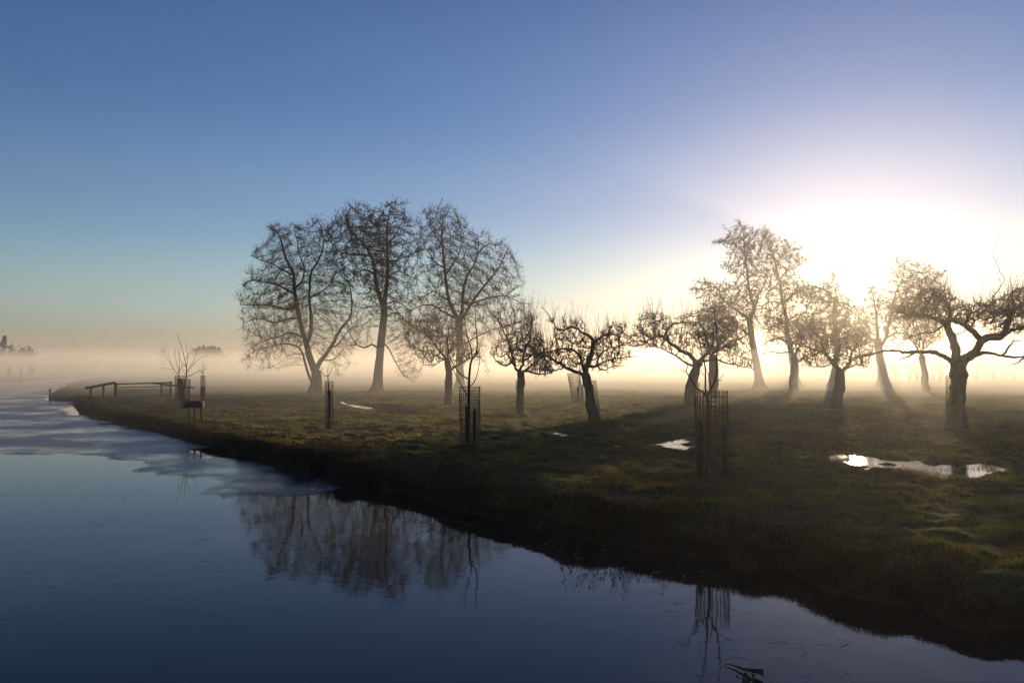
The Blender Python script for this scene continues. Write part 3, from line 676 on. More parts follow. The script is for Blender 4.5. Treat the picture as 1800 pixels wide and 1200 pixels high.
grow_tree('apple_tree', 'upright old apple tree with a wire guarded trunk left of the leaning one', 'tree', GO, Dg(725), Z3, [
 ([(858, 900), (860, 800), (861, 720), (861, 620)], .21, .17),
 ([(861, 625), (830, 590), (800, 540), (762, 490), (720, 510), (690, 495)], .11, .03),
 ([(858, 600), (875, 560), (885, 500), (900, 430), (928, 385), (936, 300), (935, 200)], .10, .02),
 ([(832, 560), (795, 470), (765, 390), (742, 330), (710, 260), (690, 230)], .09, .02),
 ([(870, 610), (930, 580), (980, 535), (1010, 510)], .10, .03),
 ([(885, 610), (960, 622), (1030, 630), (1090, 610)], .07, .02),
 ([(800, 550), (760, 570), (700, 540), (640, 480)], .07, .02),
 ([(890, 480), (840, 440), (830, 370), (800, 300)], .07, .02),
 ([(880, 540), (960, 480), (1010, 420)], .07, .02)],
 [(640, 470), (700, 400), (690, 200), (760, 300), (850, 330), (940, 200), (960, 330), (1030, 380), (1060, 480), (1090, 620), (970, 640), (870, 590), (780, 590), (690, 560)],
 32, nattr=2600, sprouts=(340, .6, 2.1, .008), **AP)
grow_tree('apple_tree', 'dark leaning apple tree with a long branch reaching left and a stake behind', 'tree', GO, Dg(738), Z3, [
 ([(1388, 955), (1355, 830), (1332, 700), (1312, 625)], .25, .17),
 ([(1315, 640), (1275, 620), (1200, 590), (1130, 550), (1060, 510), (1000, 492), (940, 455), (905, 430)], .11, .03),
 ([(1314, 625), (1292, 550), (1272, 495), (1220, 460), (1150, 450), (1080, 470)], .10, .03),
 ([(1320, 620), (1345, 520), (1366, 450), (1375, 395)], .13, .11),
 ([(1375, 400), (1330, 350), (1280, 330), (1220, 300), (1150, 322), (1100, 290), (1050, 200), (1000, 160)], .09, .015),
 ([(1375, 400), (1430, 370), (1480, 350), (1550, 350), (1605, 300)], .08, .02),
 ([(1330, 590), (1400, 570), (1450, 540), (1520, 518), (1620, 512), (1680, 500)], .07, .02),
 ([(1395, 575), (1440, 600), (1500, 580), (1530, 540)], .05, .02),
 ([(1400, 560), (1420, 490), (1480, 450), (1560, 430)], .06, .02),
 ([(1290, 550), (1250, 560), (1210, 520)], .05, .02),
 ([(1180, 580), (1110, 600), (1040, 630), (960, 625)], .04, .015),
 ([(1220, 460), (1230, 410), (1270, 400)], .05, .02)],
 [(900, 420), (960, 380), (1060, 420), (1090, 330), (1080, 230), (1200, 240), (1300, 230), (1430, 290), (1500, 260), (1620, 290), (1580, 400), (1660, 500), (1540, 600), (1400, 610), (1330, 590), (1220, 600), (1100, 600), (980, 630), (920, 500)],
 33, nattr=3200, sprouts=(360, .4, 1.6, .0075), **AP)
grow_tree('apple_tree', 'large apple tree with a thick leaning trunk behind the nearest guarded sapling', 'tree', GO, Dg(713), Z5, [
 ([(486, 618), (500, 500), (520, 400), (545, 310)], .34, .26),
 ([(540, 320), (500, 262), (420, 220), (352, 170), (290, 122), (220, 140), (130, 190), (50, 182), (0, 186)], .17, .03),
 ([(345, 165), (325, 100), (365, 42), (420, 28), (470, 26), (560, 30)], .12, .03),
 ([(520, 330), (450, 305), (410, 272), (340, 232), (270, 205), (210, 180)], .09, .025),
 ([(550, 310), (590, 270), (622, 230), (620, 180), (600, 120), (575, 50), (540, -20)], .17, .03),
 ([(620, 220), (700, 210), (780, 190), (830, 150), (890, 108)], .11, .03),
 ([(560, 320), (610, 295), (680, 290), (740, 312), (800, 322), (860, 340), (930, 350)], .10, .02),
 ([(610, 150), (660, 80), (700, 20), (760, -20)], .09, .02),
 ([(220, 140), (150, 100), (80, 120), (20, 100)], .06, .02),
 ([(290, 122), (260, 60), (240, 0)], .05, .015),
 ([(700, 210), (720, 130), (780, 80)], .08, .02)],
 [(0, 60), (60, 100), (100, 20), (160, -40), (260, -60), (380, 0), (480, -40), (560, -80), (700, -80), (820, 0), (900, 80), (930, 180), (940, 350), (820, 340), (720, 310), (600, 290), (500, 260), (380, 240), (260, 220), (120, 210), (0, 200)],
 34, nattr=4500, sprouts=(460, .7, 2.6, .0095), **{**AP, 'maxdepth': 2.6})
grow_tree('apple_tree', 'pale orchard tree half hidden behind the thick leaning apple tree', 'tree', GO, 55, Z5, [
 ([(662, 520), (658, 420), (655, 320), (650, 260)], .33, .26), ([(650, 270), (600, 200), (560, 120), (540, 40)], .12, .03), ([(652, 265), (700, 190), (760, 120), (800, 40)], .12, .03), ([(650, 250), (650, 150), (670, 60), (660, -60)], .12, .03)],
 [(480, 60), (560, -60), (660, -120), (780, -60), (860, 60), (860, 200), (780, 260), (640, 240), (540, 220)],
 35, nattr=1300, sprouts=(120, .5, 1.8, .009), **{**AP, 'maxdepth': 2.4, 'step': .22})
grow_tree('apple_tree', 'orchard tree with a pale short trunk in front of the second sunlit alder', 'tree', GO, Dg(688), Z5, [
 ([(1218, 505), (1222, 420), (1230, 330), (1225, 270)], .38, .28),
 ([(1225, 290), (1205, 220), (1170, 170), (1110, 140), (1040, 160), (980, 200)], .18, .03),
 ([(1235, 300), (1290, 280), (1345, 240), (1400, 210), (1460, 200)], .16, .03),
 ([(1225, 270), (1260, 190), (1300, 120), (1330, 50)], .15, .03),
 ([(1200, 230), (1120, 240), (1040, 230), (980, 250)], .09, .02),
 ([(1180, 180), (1150, 100), (1080, 50)], .10, .02),
 ([(1300, 270), (1380, 290), (1440, 310)], .07, .02)],
 [(960, 120), (1020, 40), (1120, -10), (1250, 0), (1380, 20), (1480, 100), (1500, 220), (1440, 320), (1360, 300), (1260, 290), (1160, 270), (1000, 270)],
 36, nattr=2000, sprouts=(200, .5, 1.8, .011), **{**AP, 'maxdepth': 2.8, 'step': .24, 'di': 2.2, 'dk': .28})
grow_tree('apple_tree', 'orchard tree with a straight trunk below the sun, its long shadow running left', 'tree', GO, Dg(719), Z7, [
 ([(312, 545), (325, 450), (340, 350), (348, 235)], .28, .22),
 ([(345, 240), (290, 170), (240, 112), (200, 82), (130, 110), (60, 160)], .16, .03),
 ([(350, 240), (395, 200), (440, 135), (520, 110), (600, 92)], .12, .025),
 ([(365, 220), (420, 210), (480, 185), (560, 195)], .07, .02),
 ([(240, 112), (200, 40), (180, -40), (120, -100)], .11, .02),
 ([(300, 180), (310, 80), (290, -20), (330, -110)], .12, .03),
 ([(420, 150), (450, 60), (510, -20), (560, -60)], .09, .02),
 ([(200, 82), (120, 60), (40, 40), (-20, 60)], .07, .02),
 ([(290, 170), (220, 190), (140, 200), (110, 190)], .05, .02)],
 [(-40, 40), (0, -60), (80, -140), (200, -160), (340, -170), (480, -130), (600, -80), (620, 60), (600, 140), (570, 210), (440, 220), (340, 180), (200, 170), (100, 210), (20, 150)],
 37, nattr=3300, sprouts=(330, .5, 1.8, .010), **{**AP, 'maxdepth': 2.4})
grow_tree('apple_tree', 'slim orchard tree between the flared alder and the big apple tree', 'tree', GO, Dg(687), Z6, [
 ([(1022, 1290), (1015, 1180), (1000, 1080), (988, 1010)], .30, .22), ([(988, 1020), (940, 930), (880, 860), (850, 780)], .14, .03), ([(990, 1010), (1010, 900), (1040, 800), (1050, 700)], .14, .03), ([(1000, 960), (1080, 900), (1160, 880)], .10, .02)],
 [(800, 800), (860, 680), (1000, 620), (1140, 680), (1200, 820), (1160, 920), (1020, 940), (880, 920)],
 38, nattr=1100, sprouts=(120, .5, 1.8, .011), **{**AP, 'maxdepth': 2.4, 'step': .24, 'di': 2.2, 'dk': .28})
big, bigp = grow_tree('apple_tree', 'biggest and nearest apple tree at the right, thick wrapped trunk and wide twisted crown', 'tree', GO, Dg(749), Z6, [
 ([(1262, 1575), (1268, 1420), (1278, 1250), (1280, 1070)], .33, .27),
 ([(1270, 1080), (1258, 1000), (1245, 900), (1212, 830), (1195, 765)], .22, .17),
 ([(1205, 790), (1160, 745), (1080, 712), (1000, 690), (900, 690), (800, 655)], .13, .04),
 ([(1198, 770), (1215, 690), (1185, 600), (1110, 540), (1060, 480)], .13, .03),
 ([(1290, 1080), (1330, 1040), (1400, 990), (1450, 905), (1520, 870), (1620, 862)], .22, .15),
 ([(1620, 865), (1660, 780), (1690, 700), (1735, 640), (1800, 600), (1880, 560)], .14, .04),
 ([(1470, 890), (1400, 830), (1330, 772), (1250, 735), (1200, 740)], .13, .09),
 ([(1620, 865), (1700, 815), (1800, 795), (1900, 760)], .10, .03),
 ([(1262, 1080), (1225, 1045), (1150, 1010), (1080, 985), (950, 980), (850, 982), (740, 968), (640, 990), (520, 1020), (420, 1060), (390, 1085)], .13, .02),
 ([(1320, 1050), (1440, 1000), (1500, 990), (1600, 1005), (1700, 1022), (1820, 1018)], .11, .04),
 ([(1150, 790), (1100, 820), (1000, 830), (900, 862), (860, 885)], .06, .02),
 ([(1460, 680), (1530, 600), (1570, 520), (1640, 415), (1600, 330), (1555, 220)], .035, .008),
 ([(1735, 640), (1700, 560), (1720, 500), (1790, 480)], .07, .02),
 ([(1330, 772), (1380, 680), (1460, 640), (1500, 600)], .09, .02),
 ([(1690, 700), (1600, 640), (1560, 600)], .06, .02),
 ([(1800, 1020), (1760, 1060), (1700, 1080)], .05, .02),
 ([(950, 980), (880, 1020), (820, 1040)], .05, .02),
 ([(1640, 990), (1720, 900), (1800, 900)], .06, .02)],
 [(740, 640), (860, 600), (960, 520), (1060, 470), (1180, 480), (1280, 560), (1360, 600), (1460, 580), (1540, 560), (1640, 540), (1720, 480), (1860, 440), (1960, 560), (1980, 760), (1900, 860), (1780, 880), (1640, 840), (1500, 850), (1420, 800), (1300, 740), (1200, 760), (1100, 740), (960, 730), (820, 710)],
 39, nattr=6500, sprouts=(650, .4, 1.7, .0075), **{**AP, 'maxdepth': 2.2, 'step': .125, 'dk': .16, 'twigs': (3, .24), 'clump': .35, 'twig_r': .007, 'leaf': (70, .06, 0), 'leaf_top': 0.0})
# ------------------------------------------------------------------ young guarded trees
def sapling(label, group, D, zoom, limbs, seed, bud=40, tw=.22, gbase=None):
    r_ = np.random.default_rng(seed); ox, oy, s = zoom
    b = on_y(ox + limbs[0][0][0][0] / s, oy + limbs[0][0][0][1] / s, D); g = gz(b[0], b[1])
    root = empty('young_tree', (b[0], b[1], g), label, 'young tree', group); ta = Acc(); ba = Acc()
    for i, (pp, r0, r1) in enumerate(limbs):
        pp = np.array(pp, float); sl = 0 if i == 0 else r_.uniform(-.4, .4)
        px = ox + pp[:, 0] / s; py = oy + pp[:, 1] / s
        seg = np.concatenate([[0], np.cumsum(np.hypot(np.diff(px), np.diff(py)))]) * D / F
        P = on_y(px, py, D + sl * seg)
        if i == 0: P[0, 2] = g - .1
        L = smooth_line(P, .07); rad = np.linspace(r0, r1, len(L))
        (ta if i == 0 else ba).tube(L, rad, 7, .12, seed=seed + i)
        if i:
            n = int(len(L) * .55) + 1
            k = r_.integers(0, len(L), n); d = r_.normal(size=(n, 3)); d[:, 2] = np.abs(d[:, 2]) + .5; d /= np.linalg.norm(d, axis=1, keepdims=True)
            ba.spikes(L[k], L[k] + d * r_.uniform(.04, tw, (n, 1)) * np.where(r_.uniform(size=(n, 1)) < .75, .4, 1), np.full(n, .005))
    ta.obj('trunk', M_YOUNG, root); ba.obj('branches', M_YOUNG, root)
    return root
def wire_guard(label, group, D, cx, y0, y1, wpx, stakes, seed, sp=(.075, .085), top=1.05, wr=.0045, shift=0.0, ztop=None):
    """a cylinder of welded wire netting with its stakes; cx, y0, y1: foot and top in the picture, wpx its width"""
    r_ = np.random.default_rng(seed); b = on_y(cx, y1, D); g = gz(b[0], b[1]); R = wpx * D / F / 2
    ht = on_y(cx, y0, D)[2] - g
    root = empty('tree_guard', (b[0], b[1], g), label, 'tree guard', group)
    nv = max(8, int(round(2 * math.pi * R / sp[0]))); nh = max(4, int(ht / sp[1])); an = np.arange(nv) * 2 * math.pi / nv + .1
    def P(a, t):
        rr = R * (1 + (top - 1) * t) * (1 + .05 * np.sin(2 * a + seed) + .03 * np.sin(3 * a + 5 * t))
        return np.stack([b[0] + rr * np.cos(a) + shift * t, b[1] + rr * np.sin(a), g - .03 + t * ht + .012 * np.sin(5 * a + seed)], -1)
    w = Acc(); ts = np.linspace(0, 1, nh)
    A, T = np.meshgrid(an, ts, indexing='ij'); Q = P(A, T)
    for (i0, i1) in ((Q[:, :-1], Q[:, 1:]),):
        w.segs(i0.reshape(-1, 3), i1.reshape(-1, 3), np.full(i0.size // 3, wr), np.full(i0.size // 3, wr), 3)
    Q2 = np.roll(Q, -1, 0); w.segs(Q.reshape(-1, 3), Q2.reshape(-1, 3), np.full(Q.size // 3, wr), np.full(Q.size // 3, wr), 3)
    e = Q[:, -1]; w.segs(e, e + np.array([0, 0, .035]), np.full(len(e), wr), np.full(len(e), wr * .7), 3)
    w.obj('wire_netting', M_WIRE, root)
    for (sx, stop, swpx, dy) in stakes:
        q = on_y(sx, stop, D + dy); sw = swpx * D / F; sg = gz(q[0], q[1]); a = Acc(); h = q[2] - sg + .1
        a.tube([[q[0], q[1], sg - .1], [q[0] + .005, q[1], sg + h * .5], [q[0], q[1], sg - .1 + h - .04], [q[0], q[1], sg - .1 + h]], [sw / 2, sw / 2, sw / 2, sw / 2 * .8], 9, .05, seed=seed)
        a.obj('stake', M_STAKE, root)
    return root
GS = 'young trees in wire guards'; GW = 'wire netting guards round the young trees'
D1, D2, D3 = Dg(848), Dg(782), Dg(751)
sapling('nearest young tree, thin reddish stem rising out of the biggest wire guard', GS, D1, Z5, [
 ([(606, 1160), (612, 1000), (618, 850), (621, 700), (620, 590), (604, 535)], .040, .026),
 ([(606, 545), (575, 510), (540, 490), (510, 450), (490, 410), (465, 372), (475, 330), (465, 290)], .022, .006),
 ([(604, 540), (600, 480), (600, 400), (596, 330), (570, 220), (552, 130), (540, 60)], .020, .005),
 ([(614, 540), (640, 490), (662, 450), (678, 380), (678, 300), (682, 200), (680, 100), (668, -10), (660, -70)], .022, .005),
 ([(640, 490), (632, 440), (620, 390), (600, 340), (590, 280)], .012, .004),
 ([(676, 430), (700, 435), (718, 442)], .008, .003), ([(690, 436), (712, 410), (728, 395)], .006, .003),
 ([(540, 490), (505, 430), (490, 420)], .01, .004), ([(465, 372), (430, 362), (405, 340)], .008, .003),
 ([(590, 400), (560, 350), (545, 290)], .008, .003), ([(570, 220), (600, 160), (610, 80)], .008, .003)], 51)
wire_guard('tallest and nearest wire netting guard, with a stake on each side', GW, D1, 1251, 686, 848, 56, [(1229.5, 737, 9, -.1), (1275, 752, 11, -.12)], 61, wr=.0068)
sapling('slender young tree inside the second wire guard, left of the nearest one', GS, D2, Z3, [
 ([(488, 1110), (495, 900), (496, 780), (499, 660), (508, 560), (522, 520)], .055, .03),
 ([(520, 525), (512, 450), (490, 380), (472, 300), (466, 220)], .022, .006),
 ([(522, 520), (545, 490), (556, 420), (550, 340), (544, 260), (545, 160)], .024, .006),
 ([(496, 665), (440, 630), (390, 565), (362, 500), (350, 410), (345, 370)], .020, .006),
 ([(492, 785), (450, 720), (412, 650), (386, 600), (372, 560)], .020, .006),
 ([(504, 718), (535, 685), (552, 640), (568, 570), (575, 480)], .016, .005),
 ([(545, 490), (570, 460), (575, 430)], .012, .004), ([(494, 790), (520, 760), (545, 720)], .010, .004),
 ([(490, 380), (450, 330), (440, 280)], .01, .004)], 52)
wire_guard('second wire netting guard, two dark stakes standing inside it', GW, D2, 826, 679, 781, 36, [(821, 714, 6.5, -.05), (834, 720, 6.5, -.05)], 62, wr=.006)
sapling('little young tree barely rising over its narrow guard, below the leftmost alder', GS, D3, Z2, [
 ([(580, 1330), (578, 1200), (578, 1100), (577, 1045)], .03, .018),
 ([(577, 1050), (560, 1046), (544, 1030), (540, 1010), (545, 990)], .016, .006),
 ([(577, 1050), (592, 1030), (600, 1000)], .012, .005), ([(577, 1045), (576, 1010), (580, 980)], .012, .005)], 53)
wire_guard('narrow wire guard with one broad stake, below the leftmost tall alder', GW, D3, 578.5, 670, 750, 13.5, [(579, 687, 7, 0)], 63, wr=.007)
D4, D5, D6 = Dg(703), Dg(719), Dg(712)
sapling('taller young tree of the left group with long spreading shoots', GS, D5, Z1, [
 ([(1292, 640), (1286, 540), (1300, 470), (1311, 410), (1312, 345)], .045, .026),
 ([(1312, 350), (1300, 290), (1288, 240), (1270, 180), (1252, 130), (1243, 92)], .020, .005),
 ([(1311, 340), (1320, 270), (1308, 200), (1305, 140)], .018, .005),
 ([(1322, 408), (1355, 390), (1400, 368), (1430, 355)], .018, .006),
 ([(1314, 375), (1350, 335), (1390, 290), (1420, 272), (1462, 258)], .018, .005),
 ([(1330, 345), (1365, 290), (1388, 220), (1400, 165)], .014, .004),
 ([(1311, 340), (1280, 310), (1265, 270), (1260, 220)], .014, .004), ([(1311, 400), (1290, 370), (1278, 330)], .012, .004),
 ([(1300, 290), (1335, 230), (1340, 180)], .01, .004)], 54)
wire_guard('wire guard in front at the left group with a dark stake', GW, D5, 326.5, 666, 719, 13, [(323, 680, 4, 0), (319.5, 668, 2.5, 0)], 64, wr=.008)
sapling('bushy young tree just left of the tallest one in the left group', GS, D4, Z1, [
 ([(1268, 570), (1262, 500), (1260, 430), (1257, 392)], .05, .03),
 ([(1257, 395), (1225, 360), (1200, 310), (1190, 270), (1186, 230)], .020, .006),
 ([(1257, 392), (1262, 320), (1256, 260), (1258, 215)], .022, .006),
 ([(1257, 380), (1240, 300), (1228, 240), (1232, 210)], .018, .006),
 ([(1222, 357), (1180, 352), (1125, 345)], .012, .005), ([(1240, 385), (1215, 385), (1200, 378)], .010, .005),
 ([(1259, 380), (1280, 330), (1290, 300)], .014, .005), ([(1200, 310), (1170, 280), (1160, 250)], .010, .005)], 55)
wire_guard('pale wire guard at the back of the left group', GW, D4, 316.5, 660, 703, 16, [(313, 668, 4, 0)], 65, wr=.009)
sapling('smallest young tree at the right of the left group, a tuft over its tube', GS, D6, Z1, [
 ([(1430, 600), (1428, 480), (1426, 385)], .03, .02), ([(1426, 385), (1405, 360), (1392, 335)], .012, .005), ([(1426, 385), (1440, 350), (1442, 320)], .014, .005), ([(1426, 385), (1422, 340), (1428, 300)], .012, .005), ([(1424, 375), (1395, 372), (1380, 362)], .009, .004)], 56)
wire_guard('slim tube guard at the right of the left group, half filled by its stake', GW, D6, 356.5, 660, 712, 8, [(356.5, 680, 6.5, 0)], 66, wr=.008)
D7 = Dg(708)
sapling('faint young tree in pale mesh behind the leaning apple tree', GS, D7, Z3, [
 ([(1268, 830), (1272, 720), (1275, 620), (1272, 560)], .035, .02), ([(1272, 570), (1262, 520), (1255, 480)], .012, .005), ([(1272, 570), (1290, 530), (1296, 500)], .012, .005)], 57)
wire_guard('pale leaning wire guard in the mist behind the leaning apple tree', GW, D7, 1016, 656, 708, 20, [(1015.5, 680, 3.5, 0), (1023.5, 677, 3.5, 0)], 67, wr=.009, top=1.15, shift=-.25)
GX = 'netting wrapped round old apple trunks'
wire_guard('netting loosely wrapped round the trunk of the upright apple tree', GX, Dg(725), 914, 668, 724, 13, [], 71, wr=.006)
wire_guard('netting and a post on the right side of the leaning apple trunk', GX, Dg(738), 1045, 668, 738, 20, [(1041, 676, 5, .05)], 72, wr=.006, shift=-.18)
wire_guard('netting round the thick leaning trunk behind the nearest guarded sapling', GX, Dg(713), 1216, 672, 713, 19, [], 73, wr=.007, shift=.12)
wire_guard('netting wrapped round the trunk of the biggest apple tree at the right', GX, Dg(749), 1679, 660, 748, 31, [], 74, wr=.006, top=.9)
wire_guard('netting against the pale apple trunk left of the second sapling', GX, Dg(711), 788, 668, 710, 12, [], 75, wr=.006)

# ------------------------------------------------------------------ gate, rails and posts by the canal
Z8 = (100, 560, 5.143)
def z8(u, v, D): return on_y(100 + u / 5.143, 560 + v / 5.143, D)
def post(name, u, v0, D, w, root, m=M_FENCE, vb=None, lean=0):
    p = z8(u, v0, D); g = gz(p[0], p[1]); a = Acc(); a.box(((p[0]), p[1], (g - .3 + p[2]) / 2), (w, w, p[2] - g + .3), .2); return a.obj(name, m, root, smooth=False)
DG = Dg(698)
p = z8(530, 700, DG); rf = empty('sloping_rail', (p[0], p[1], gz(p[0], p[1])), 'wooden rail sloping down from the gate towards the canal on three posts', 'fence')
a = Acc(); a.beam(z8(256, 628, DG - .4), z8(528, 577, DG), .11, .17); a.obj('rail', M_FENCE, rf, smooth=False)
post('post', 308, 625, DG - .3, .14, rf); post('post', 422, 602, DG - .15, .15, rf); post('post', 532, 578, DG + .1, .2, rf)
gt = empty('field_gate', (z8(785, 700, DG)[0], DG, gz(z8(785, 700, DG)[0], DG)), 'low barred field gate in the mist beside the canal', 'gate')
for k, (va, vb_, h) in enumerate(((590, 577, .085), (622, 611, .06), (648, 636, .06), (664, 654, .06), (684, 676, .06), (702, 696, .06))):
    a = Acc(); a.beam(z8(540, va, DG + .1), z8(1030, vb_, DG + 1.2), .05, h); a.obj('bar', M_FENCE, gt, smooth=False)
post('upright', 1030, 566, DG + 1.2, .13, gt); a = Acc(); a.beam(z8(548, 704, DG + .16), z8(1020, 580, DG + 1.26), .04, .05)
r2 = empty('sloping_rail', (z8(1000, 700, DG + 2)[0], DG + 2, gz(z8(1000, 700, DG + 2)[0], DG + 2)), 'rail sloping down to the right behind the young trees from the gate end', 'fence')
a = Acc(); a.beam(z8(862, 581, DG + 2.5), z8(1245, 625, DG + 3), .11, .13); a.obj('rail', M_FENCE, r2, smooth=False)
post('post', 945, 592, DG + 2.6, .12, r2); post('post', 1190, 618, DG + 3, .12, r2)
# the dark box on stakes
DB = Dg(743); c = z8(1243, 777, DB); g = gz(c[0], c[1]); bx = empty('raised_box', (c[0], c[1], g), 'small dark box raised on three thin stakes on the canal bank', 'box')
a = Acc(); wpx = 155 / 5.143 * DB / F; hh = 66 / 5.143 * DB / F
xs = np.linspace(-.5, .5, 9) * wpx; top = c[2] + hh / 2 + .02 * np.cos(xs * 7); bot = c[2] - hh / 2 + .05 * np.cos(xs / wpx * math.pi * .95)
v = []; 
for i in range(9):
    for (yy, zz) in ((-.17, bot[i]), (.17, bot[i]), (.17, top[i]), (-.17, top[i])): v.append((c[0] + xs[i], c[1] + yy, zz))
f = [[i * 4 + j, i * 4 + (j + 1) % 4, i * 4 + 4 + (j + 1) % 4, i * 4 + 4 + j] for i in range(8) for j in range(4)] + [[3, 2, 1, 0], [32, 33, 34, 35]]
a.add(v, None, f); a.obj('box_body', M_BOARD, bx, smooth=False)
a = Acc(); a.box((c[0] - wpx * .35, c[1], c[2] + hh / 2 + .035), (wpx * .3, .36, .05)); a.obj('lid', M_BOARD, bx, smooth=False)
for (u0, u1, vb_) in ((1193, 1190, 935), (1245, 1250, 945), (1300, 1322, 945)):
    a = Acc(); t0 = z8(u0, 800, DB); b0 = z8(u1, vb_, DB); b0[2] = gz(b0[0], b0[1]) - .1; a.tube([b0, (b0 + t0) / 2, t0], [.042, .04, .038], 7, .1); a.obj('leg', M_STAKE, bx)
# capped post by the left group
cp = z8(1116, 552, D5 - 1.5); g = gz(cp[0], cp[1]); pr = empty('capped_post', (cp[0], cp[1], g), 'thin dark post with a small flat cap between the left young trees', 'post')
a = Acc(); a.tube([[cp[0], cp[1], g - .1], [cp[0] + .02, cp[1], (g + cp[2]) / 2], [cp[0], cp[1], cp[2]]], .03, 8, .1); a.obj('post', M_BOARD, pr)
a = Acc(); a.box((cp[0], cp[1], cp[2] + .03), (.22, .18, .06), 0, taper=.8); a.obj('cap', M_BOARD, pr, smooth=False)
def lone_post(px, ytop, ybase, w, label, zb=0.0, m=M_BOARD, lean=0):
    D = Dg(ybase, zb); b = on_y(px, ybase, D); t = on_y(px + lean, ytop, D); a = Acc(); b[2] = zb - .4
    a.tube([b - on_y(px, ybase, D) * 0, (b + t) / 2, t], w / 2, 8, .12, seed=int(px)); o = a.obj('mooring_post', m); tag(o, label, 'post'); return o
lone_post(88, 684, 703, .18, 'weathered mooring post standing in the frozen canal off the grassy point')
lone_post(15, 645, 670, .30, 'left one of the two misty posts on the far bank', .2)
o = lone_post(36, 647, 669, .28, 'misty post on the far bank right of another, leaning slightly', .2, lean=1.2)
lone_post(154, 664, 668.5, .35, 'tiny stump at the tip where the canal bends away', 0)

# ------------------------------------------------------------------ far trees and the farm beyond the mist
GF = 'far trees above the mist'
def far_tree(name, label, px, ytop, wpx, D, seed, kind='round', nat=420, leafn=2600, ls=.5):
    """own little frame in picture units about the foot"""
    yb = 640 + F * (CAMZ - GZ) / D; h = yb - ytop; s = 1.0
    if kind == 'round': env = [(px - wpx / 2, yb - h * .45), (px - wpx * .48, yb - h * .7), (px - wpx * .3, yb - h * .93), (px, ytop), (px + wpx * .3, yb - h * .95), (px + wpx * .5, yb - h * .68), (px + wpx * .45, yb - h * .35), (px, yb - h * .2), (px - wpx * .4, yb - h * .25)]
    else: env = [(px - wpx * .3, yb - h * .12), (px - wpx * .5, yb - h * .4), (px - wpx * .35, yb - h * .8), (px, ytop), (px + wpx * .35, yb - h * .8), (px + wpx * .5, yb - h * .4), (px + wpx * .3, yb - h * .12)]
    limbs = [([(px, yb), (px, yb - h * .3), (px, yb - h * .55)], .35, .2), ([(px, yb - h * .3), (px - wpx * .18, yb - h * .6), (px - wpx * .25, yb - h * .8)], .15, .05), ([(px, yb - h * .35), (px + wpx * .2, yb - h * .6), (px + wpx * .22, yb - h * .8)], .15, .05), ([(px, yb - h * .5), (px + wpx * .02, yb - h * .9)], .15, .05)]
    return grow_tree(name, label, 'tree', GF, D, (0, 0, 1.0), limbs, env, seed, step=.5, nattr=nat * 2, maxdepth=3, tip=.02, twigs=(3, 1.0), twig_r=.015, leaf=(leafn, ls, 0), clump=.1, di=8, dk=.6, leaf_top=-.6, barkm=M_ALDER)
far_tree('poplar_tree', 'dark columnar tree cut by the left edge above the mist', 7, 592, 10, 215, 81, 'col', 500, 9000, .42)
far_tree('poplar_tree', 'shorter dense tree at the very left edge beside the columnar one', -4, 600, 12, 218, 82, 'col', 400, 7000, .42)
far_tree('bare_tree', 'open crowned bare tree just right of the columnar tree', 20, 608, 16, 208, 83, 'round', 420, 3000, .3)
far_tree('bare_tree', 'middle of the rounded bare trees on the far left', 38, 611, 18, 212, 84, 'round', 450, 4200, .3)
far_tree('bare_tree', 'rightmost of the rounded bare trees on the far left', 54, 612, 18, 210, 85, 'round', 450, 4000, .3)
far_tree('bare_tree', 'small misty bare bush tree on the far bank by the posts', 55, 640, 14, 150, 86, 'round', 260, 300, .2)
far_tree('bare_tree', 'open misty bare tree left behind the left young trees', 288, 612, 15, 205, 87, 'round', 420, 300, .3)
far_tree('bare_tree', 'second misty bare tree behind the left young trees', 305, 620, 14, 207, 88, 'round', 380, 300, .3)
far_tree('broad_tree', 'big dome shaped far tree right of the left young trees', 364, 610, 62, 225, 89, 'round', 900, 20000, .42)
far_tree('bare_tree', 'faint small tree right of the dome shaped far tree', 401, 622, 12, 228, 90, 'round', 260, 300, .3)
far_tree('bare_tree', 'faint lone tree between the far wood and the farm roof', 170, 632, 12, 240, 91, 'round', 240, 700, .4)
def far_wood():
    r_ = np.random.default_rng(91); w = Acc(); tr = []
    for i in range(26):
        px = 76 + 74 * (i + r_.uniform(-.4, .4)) / 25; top = 633 - 8 * (px / 150) ** 2 + r_.uniform(-3.5, 3); D = 235 + r_.uniform(-8, 8)
        t = on_y(px, top, D); b = np.array([t[0], t[1], 0.2]); w.tube([b, (b + t) / 2 + r_.normal(size=3) * .2, t], [.3, .18, .04], 5)
        n = 260; q = r_.normal(size=(n, 3)); q /= np.linalg.norm(q, axis=1, keepdims=True); q *= r_.uniform(.3, 1, (n, 1)) ** .5; hh = t[2] - .2
        c = b + (t - b) * .58; tr.append(c + q * np.array([1.3, 1.3, hh * .42])); 
        for k in range(5):
            z0 = b + (t - b) * r_.uniform(.3, .8); w.segs([z0], [z0 + np.array([r_.uniform(-1.5, 1.5), r_.uniform(-1, 1), 1.6])], [.08], [.03], 3)
    o = w.obj('distant_wood', M_ALDER); tag(o, 'long dark band of far trees sticking out of the mist on the left', 'wood', kind='stuff')
    la = Acc(); la.leaves(np.concatenate(tr), .55, r_); l_ = la.obj('foliage', M_LEAF, None, smooth=False); l_.parent = o; l_['kind'] = 'stuff'
far_wood()
